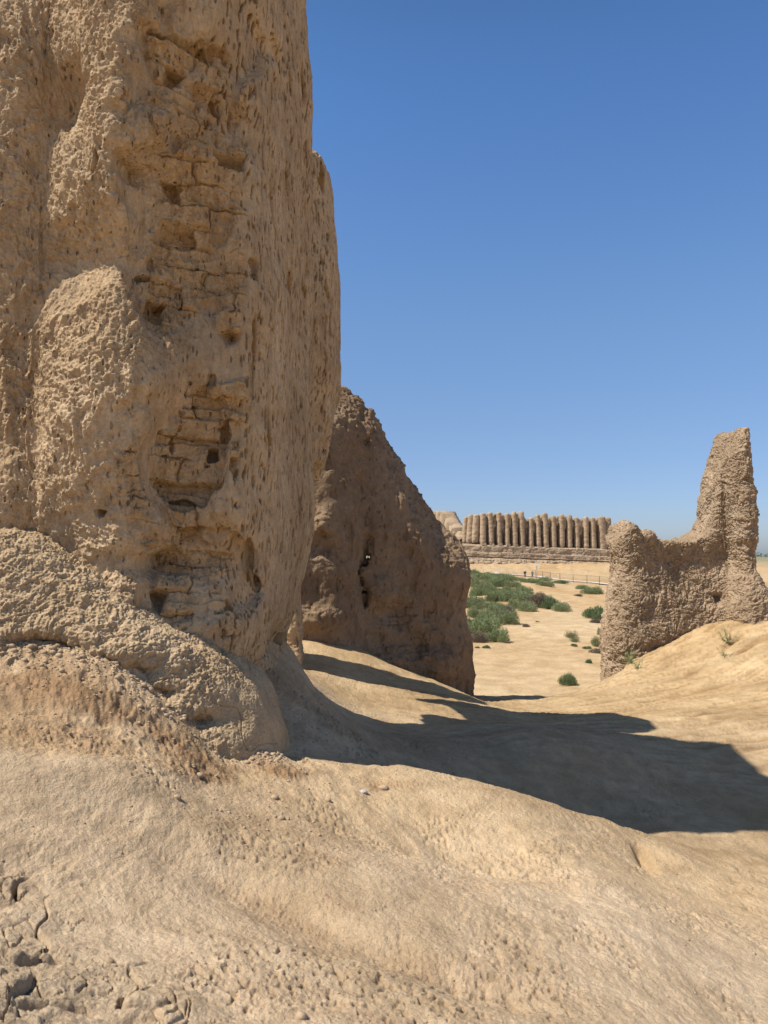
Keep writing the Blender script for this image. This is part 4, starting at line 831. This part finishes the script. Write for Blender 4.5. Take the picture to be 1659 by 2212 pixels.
named = [
 ((445, 1388, 170, 105), 'dry', 'brown dried bush at the near left end of the thicket, against the broken wall'),
 ((610, 1378, 180, 120), 'salt', 'grey-green saltbush nearest the viewer on the right edge of the thicket front'),
 ((490, 1310, 250, 165), 'salt', 'largest grey-green saltbush of the thicket, right behind the brown dried bush'),
 ((668, 1240, 170, 150), 'salt', 'rounded saltbush on the thicket edge just above the nearest one'),
 ((850, 1132, 170, 100), 'salt', 'saltbush at the front of the middle lobe of the thicket'),
 ((1130, 1130, 150, 85), 'salt', 'rightmost dark saltbush at the tip of the thicket on bare sand'),
 ((1040, 1108, 130, 95), 'bright', 'fresh yellow-green bush next to the tip of the thicket'),
 ((1000, 922, 110, 52), 'salt', 'dark bush on the right flank of the sandy mound top'),
 ((990, 878, 110, 40), 'salt', 'dark rounded bush just behind the sandy mound'),
 ((880, 892, 140, 42), 'salt', 'low dark bush at the left foot of the sandy mound'),
 ((1400, 985, 170, 66), 'salt', 'wide dark bush on the sand slope below the dark post fence'),
 ((1310, 950, 120, 42), 'salt', 'smaller dark bush left of the wide one below the fence'),
 ((1120, 898, 130, 26), 'bright', 'flat light green bush on the ridge below the lamp post'),
 ((1395, 1190, 165, 105), 'bright', 'bright green upright bush beside the left end of the pinnacle wall'),
 ((1420, 1228, 90, 40), 'dry', 'small brown dry bush just below the bright green upright bush'),
 ((1235, 1350, 120, 55), 'yellow', 'sparse yellow-green bush on bare sand, upper one of a pair'),
 ((1258, 1385, 90, 45), 'yellow', 'sparse yellow-green tuft, lower right one of a pair'),
 ((1240, 1420, 50, 20), 'bright', 'tiny green tuft below the sparse yellow-green pair'),
 ((1430, 1420, 120, 85), 'yellow', 'pale yellow-green bush at foot of the pinnacle wall end'),
 ((1428, 1480, 110, 50), 'dry', 'dry brown-green bush under the pale yellow-green one'),
 ((1340, 1445, 70, 26), 'bright', 'flat green tuft left of the dry bush by the wall end'),
 ((1462, 1330, 60, 70), 'salt', 'narrow green bush half hidden by the left end of the pinnacle wall'),
 ((1200, 1742, 135, 92), 'bright', 'lone round dark green shrub in the middle of the bare sand'),
 ((1358, 1565, 50, 40), 'bright', 'small lone green tuft between the lone round shrub and the dry bush'),
 ((1500, 1605, 70, 45), 'yellow', 'small yellowish tuft tucked under the pinnacle wall end'),
 ((842, 1262, 60, 30), 'dry', 'small brown-green tuft on sand right of the thicket'),
 ((930, 1224, 34, 14), 'dry', 'tiny dry tuft on sand below the middle of the thicket'),
 ((515, 1440, 62, 28), 'bright', 'flat green tuft on sand below the thicket, right one of two'),
 ((438, 1440, 44, 18), 'bright', 'tiny green tuft on sand below the thicket, left one of two'),
 ((1275, 1005, 60, 22), 'dry', 'thin dry twiggy tuft on the pale rise'),
]
for (g, kind, lb) in named: shrub(*R1(*g), kind, lb, 'saltbushes beyond the gap' if kind == 'salt' else None, name={'salt': 'saltbush', 'bright': 'green_shrub', 'dry': 'dry_shrub', 'yellow': 'sparse_shrub'}[kind])
thick = [(640, 1150, 160, 100), (420, 1080, 150, 90), (565, 1105, 130, 65), (745, 1110, 110, 90), (920, 1095, 200, 130), (985, 1070, 150, 90), (700, 1040, 170, 90), (590, 1050, 150, 90), (560, 1000, 170, 85), (430, 930, 140, 95), (600, 925, 150, 75), (480, 870, 170, 60),
  (620, 860, 190, 52), (720, 925, 120, 52), (745, 1010, 160, 75), (415, 1010, 120, 90), (400, 1180, 120, 90), (530, 1185, 150, 90), (620, 1210, 130, 90), (800, 1060, 150, 90), (860, 1035, 140, 80), (500, 1240, 160, 110), (400, 1270, 130, 100), (440, 840, 120, 40), (520, 835, 110, 34), (690, 985, 130, 70), (800, 965, 150, 55),
  (360, 900, 120, 80), (560, 900, 130, 60), (680, 880, 120, 45), (760, 870, 120, 36), (820, 880, 90, 30), (500, 960, 150, 70), (640, 1005, 130, 70), (580, 1150, 120, 80), (700, 1160, 110, 80), (340, 1330, 180, 130), (330, 1100, 160, 110), (930, 900, 90, 34), (850, 990, 90, 36), (560, 1260, 130, 90), (470, 1120, 110, 70), (640, 840, 100, 26), (400, 830, 90, 60)]
for g in thick: shrub(*R1(*g), 'salt' if rs.random() < .9 else 'dry', THL, THK)
# more of the thicket, mostly hidden behind the broken wall
for k in range(46):
    y_ = rs.uniform(38, 120); x_ = rs.uniform(-.30, .10) * y_; z_ = float(height(x_, y_)[0]); s_ = rs.uniform(.8, 1.7)
    shrub(0, 0, s_ * 1555 / y_ * 2, s_ * .75 * 1555 / y_, 'salt' if rs.random() < .85 else 'dry', THL, THK, pos=(x_, y_, z_))

# thin weeds rooted on the right slope
M_WEED = leafmat('weed_leaf', (.27, .30, .13), (.22, .27, .12))
def weed(u, v, size, seed, label, n=13, pos=None):
    r = random.Random(seed); base = hit(u, v, 5); parts = []
    for k in range(n):
        az = r.uniform(0, 6.28); el = r.uniform(.35, 1.35); p = np.array(base) - [0, 0, .02]; d = np.array([math.cos(az) * math.cos(el), math.sin(az) * math.cos(el), math.sin(el)]); L = size * r.uniform(.5, 1)
        for i in range(5):
            q = p + d * L / 5; parts.append(tube(p, q, .0045 * (1 - i * .15), 4, .004 * (1 - i * .17)))
            for j in range(3):
                sd = np.array([r.gauss(0, 1), r.gauss(0, 1), r.gauss(.5, .8)]); sd /= np.linalg.norm(sd); e = q + sd * L * .13 * r.uniform(.6, 1.2); m_ = (q + e) / 2; ww = np.cross(sd, d); ww = ww / (np.linalg.norm(ww) + 1e-6) * .007
                parts.append((np.array([q, m_ + ww, e, m_ - ww]), np.array([[0, 1, 2, 3]])))
            p = q; d = d + np.array([r.gauss(0, .15), r.gauss(0, .15), r.gauss(.08, .12)]); d /= np.linalg.norm(d)
    V, Q = join(parts); o = mesh_obj('weed', V, Q, M_WEED, shade=False, tint=np.ones((len(V), 3)))
    return tag(o, label, 'weed', None)
weed(1574, 1392, .42, 1, 'straggly grey-green weed on the right slope below the pinnacle, upper one', 15)
weed(1566, 1421, .26, 2, 'small tufty weed on the right slope just below the straggly one', 11)
weed(1362, 1436, .42, 3, 'yellow-green weed growing at the crumbling lower left base of the pinnacle wall', 22)
weed(1378, 1446, .26, 4, 'small weed right beside the yellow-green one at the wall base', 12)
weed(1345, 1420, .24, 6, 'short weed tucked in the crevice under the wall base', 9)

# ------------------------------------------------------------------ stones and crumbs on the near ground
M_STONE = plainmat('grey_stone', (.42, .37, .32), .85, .2, 40); M_CLOD = mud('clod', [(.36, .26, .16), (.42, .31, .2), (.48, .37, .25)], big=6, bump=.5, grain=120, spk=.6, dist=.004)
def rock(c, r_, seed, flat=.6, n=14):
    th = np.linspace(0, math.pi, n); ph = np.linspace(0, 2 * math.pi, n * 2, endpoint=False); V = np.array([[math.sin(a) * math.cos(b), math.sin(a) * math.sin(b), math.cos(a)] for a in th for b in ph])
    d = 1 + .22 * fbm(V.astype(F), 1.3, 3, seed); V = V * d[:, None] * np.array([1, .8, flat]) * r_ + np.array(c)
    m = n * 2; i = np.arange(n - 1)[:, None] * m; j = np.arange(m); return V, np.stack([i + j, i + m + j, i + m + (j + 1) % m, i + (j + 1) % m], -1).reshape(-1, 4)
dg = bpy.context.evaluated_depsgraph_get(); gr = bpy.data.objects['ground']
def drop(x_, y_):
    ok, loc, nor, idx = gr.ray_cast(Vector((x_, y_, EYE + 3)), Vector((0, 0, -1))); return np.array([loc.x, loc.y, loc.z - EYE])
p = hit(785, 1701); o = mesh_obj('stone', *rock(drop(p[0], p[1]) + [0, 0, .006], .026, 5, .5), M_STONE); tag(o, 'smooth pale grey pebble on the ground, left one of two', 'stone')
p = hit(828, 1696); o = mesh_obj('stone', *rock(drop(p[0], p[1]) + [0, 0, .006], .032, 9, .5), M_CLOD); tag(o, 'rough brown clod on the ground just right of the grey pebble', 'stone')
rg = random.Random(12); cr = []
for k in range(3200):
    y_ = rg.uniform(1.8, 7.5); x_ = rg.uniform(-.6, .6) * y_
    lf = 1 if (x_ < -.3 and y_ > 3.4) else .22
    if rg.random() > lf: continue
    cr.append((x_, y_, rg.uniform(.003, .007) * (1 + 1.6 * (rg.random() < .03)) * (1.5 if lf == 1 else 1)))
dg = bpy.context.evaluated_depsgraph_get()
gr = bpy.data.objects['ground']
foot = np.array([hit(u_, v_)[:2] for u_, v_ in ((-250, 1380), (0, 1400), (100, 1412), (200, 1450), (330, 1520), (440, 1590), (560, 1625), (610, 1625))])
for k in range(1100):
    i = rg.randrange(len(foot) - 1); t_ = rg.random(); q = foot[i] * (1 - t_) + foot[i + 1] * t_; o_ = abs(rg.gauss(0, .16)); cr.append((q[0] + rg.gauss(0, .04), q[1] + .06 - o_, rg.uniform(.003, .008) * (1 + 1.8 * (rg.random() < .12)) * (1.2 - min(o_, .3) * 2)))
parts = []
for k, (x_, y_, r_) in enumerate(cr):
    p = drop(x_, y_); parts.append(rock(p + [0, 0, r_ * .15], r_, k, .7, 5))
V, Q = join(parts); o = mesh_obj('mud_crumbs', V, Q, M_CLOD); tag(o, 'loose crumbs of dry mud scattered over the near ground', 'gravel', kind='stuff')

# ------------------------------------------------------------------ far tree belt on the horizon
def belt():
    r = np.random.RandomState(8); n = 26000; th = r.uniform(-.75, .75, n); R_ = r.uniform(1500, 1900, n); clump = noise(np.stack([th * 120, R_ * .004, 0 * th], 1).astype(F), 1, 5)
    hgt = (4.0 + 8 * np.clip(clump + .35, 0, 1)) * r.uniform(.2, 1, n); x = R_ * np.sin(th); y = R_ * np.cos(th); P = np.stack([x, y, -6.5 + hgt], 1); d = r.normal(size=(n, 3)); e = np.cross(d, r.normal(size=(n, 3))); d /= np.linalg.norm(d, axis=1)[:, None]; e /= np.linalg.norm(e, axis=1)[:, None]
    s_ = r.uniform(1.2, 3.4, (n, 1)); V = np.stack([P - d * s_, P - e * s_ * .6, P + d * s_, P + e * s_ * .6], 1).reshape(-1, 3); V[:, 2] = np.maximum(V[:, 2], -7)
    o = mesh_obj('distant_trees', V, np.arange(n * 4).reshape(-1, 4), M_FAR, shade=False); tag(o, 'low dark green belt of trees along the horizon', 'trees', kind='stuff')
M_FAR = plainmat('far_foliage', (.20, .25, .22), .9, .25, .02); belt()
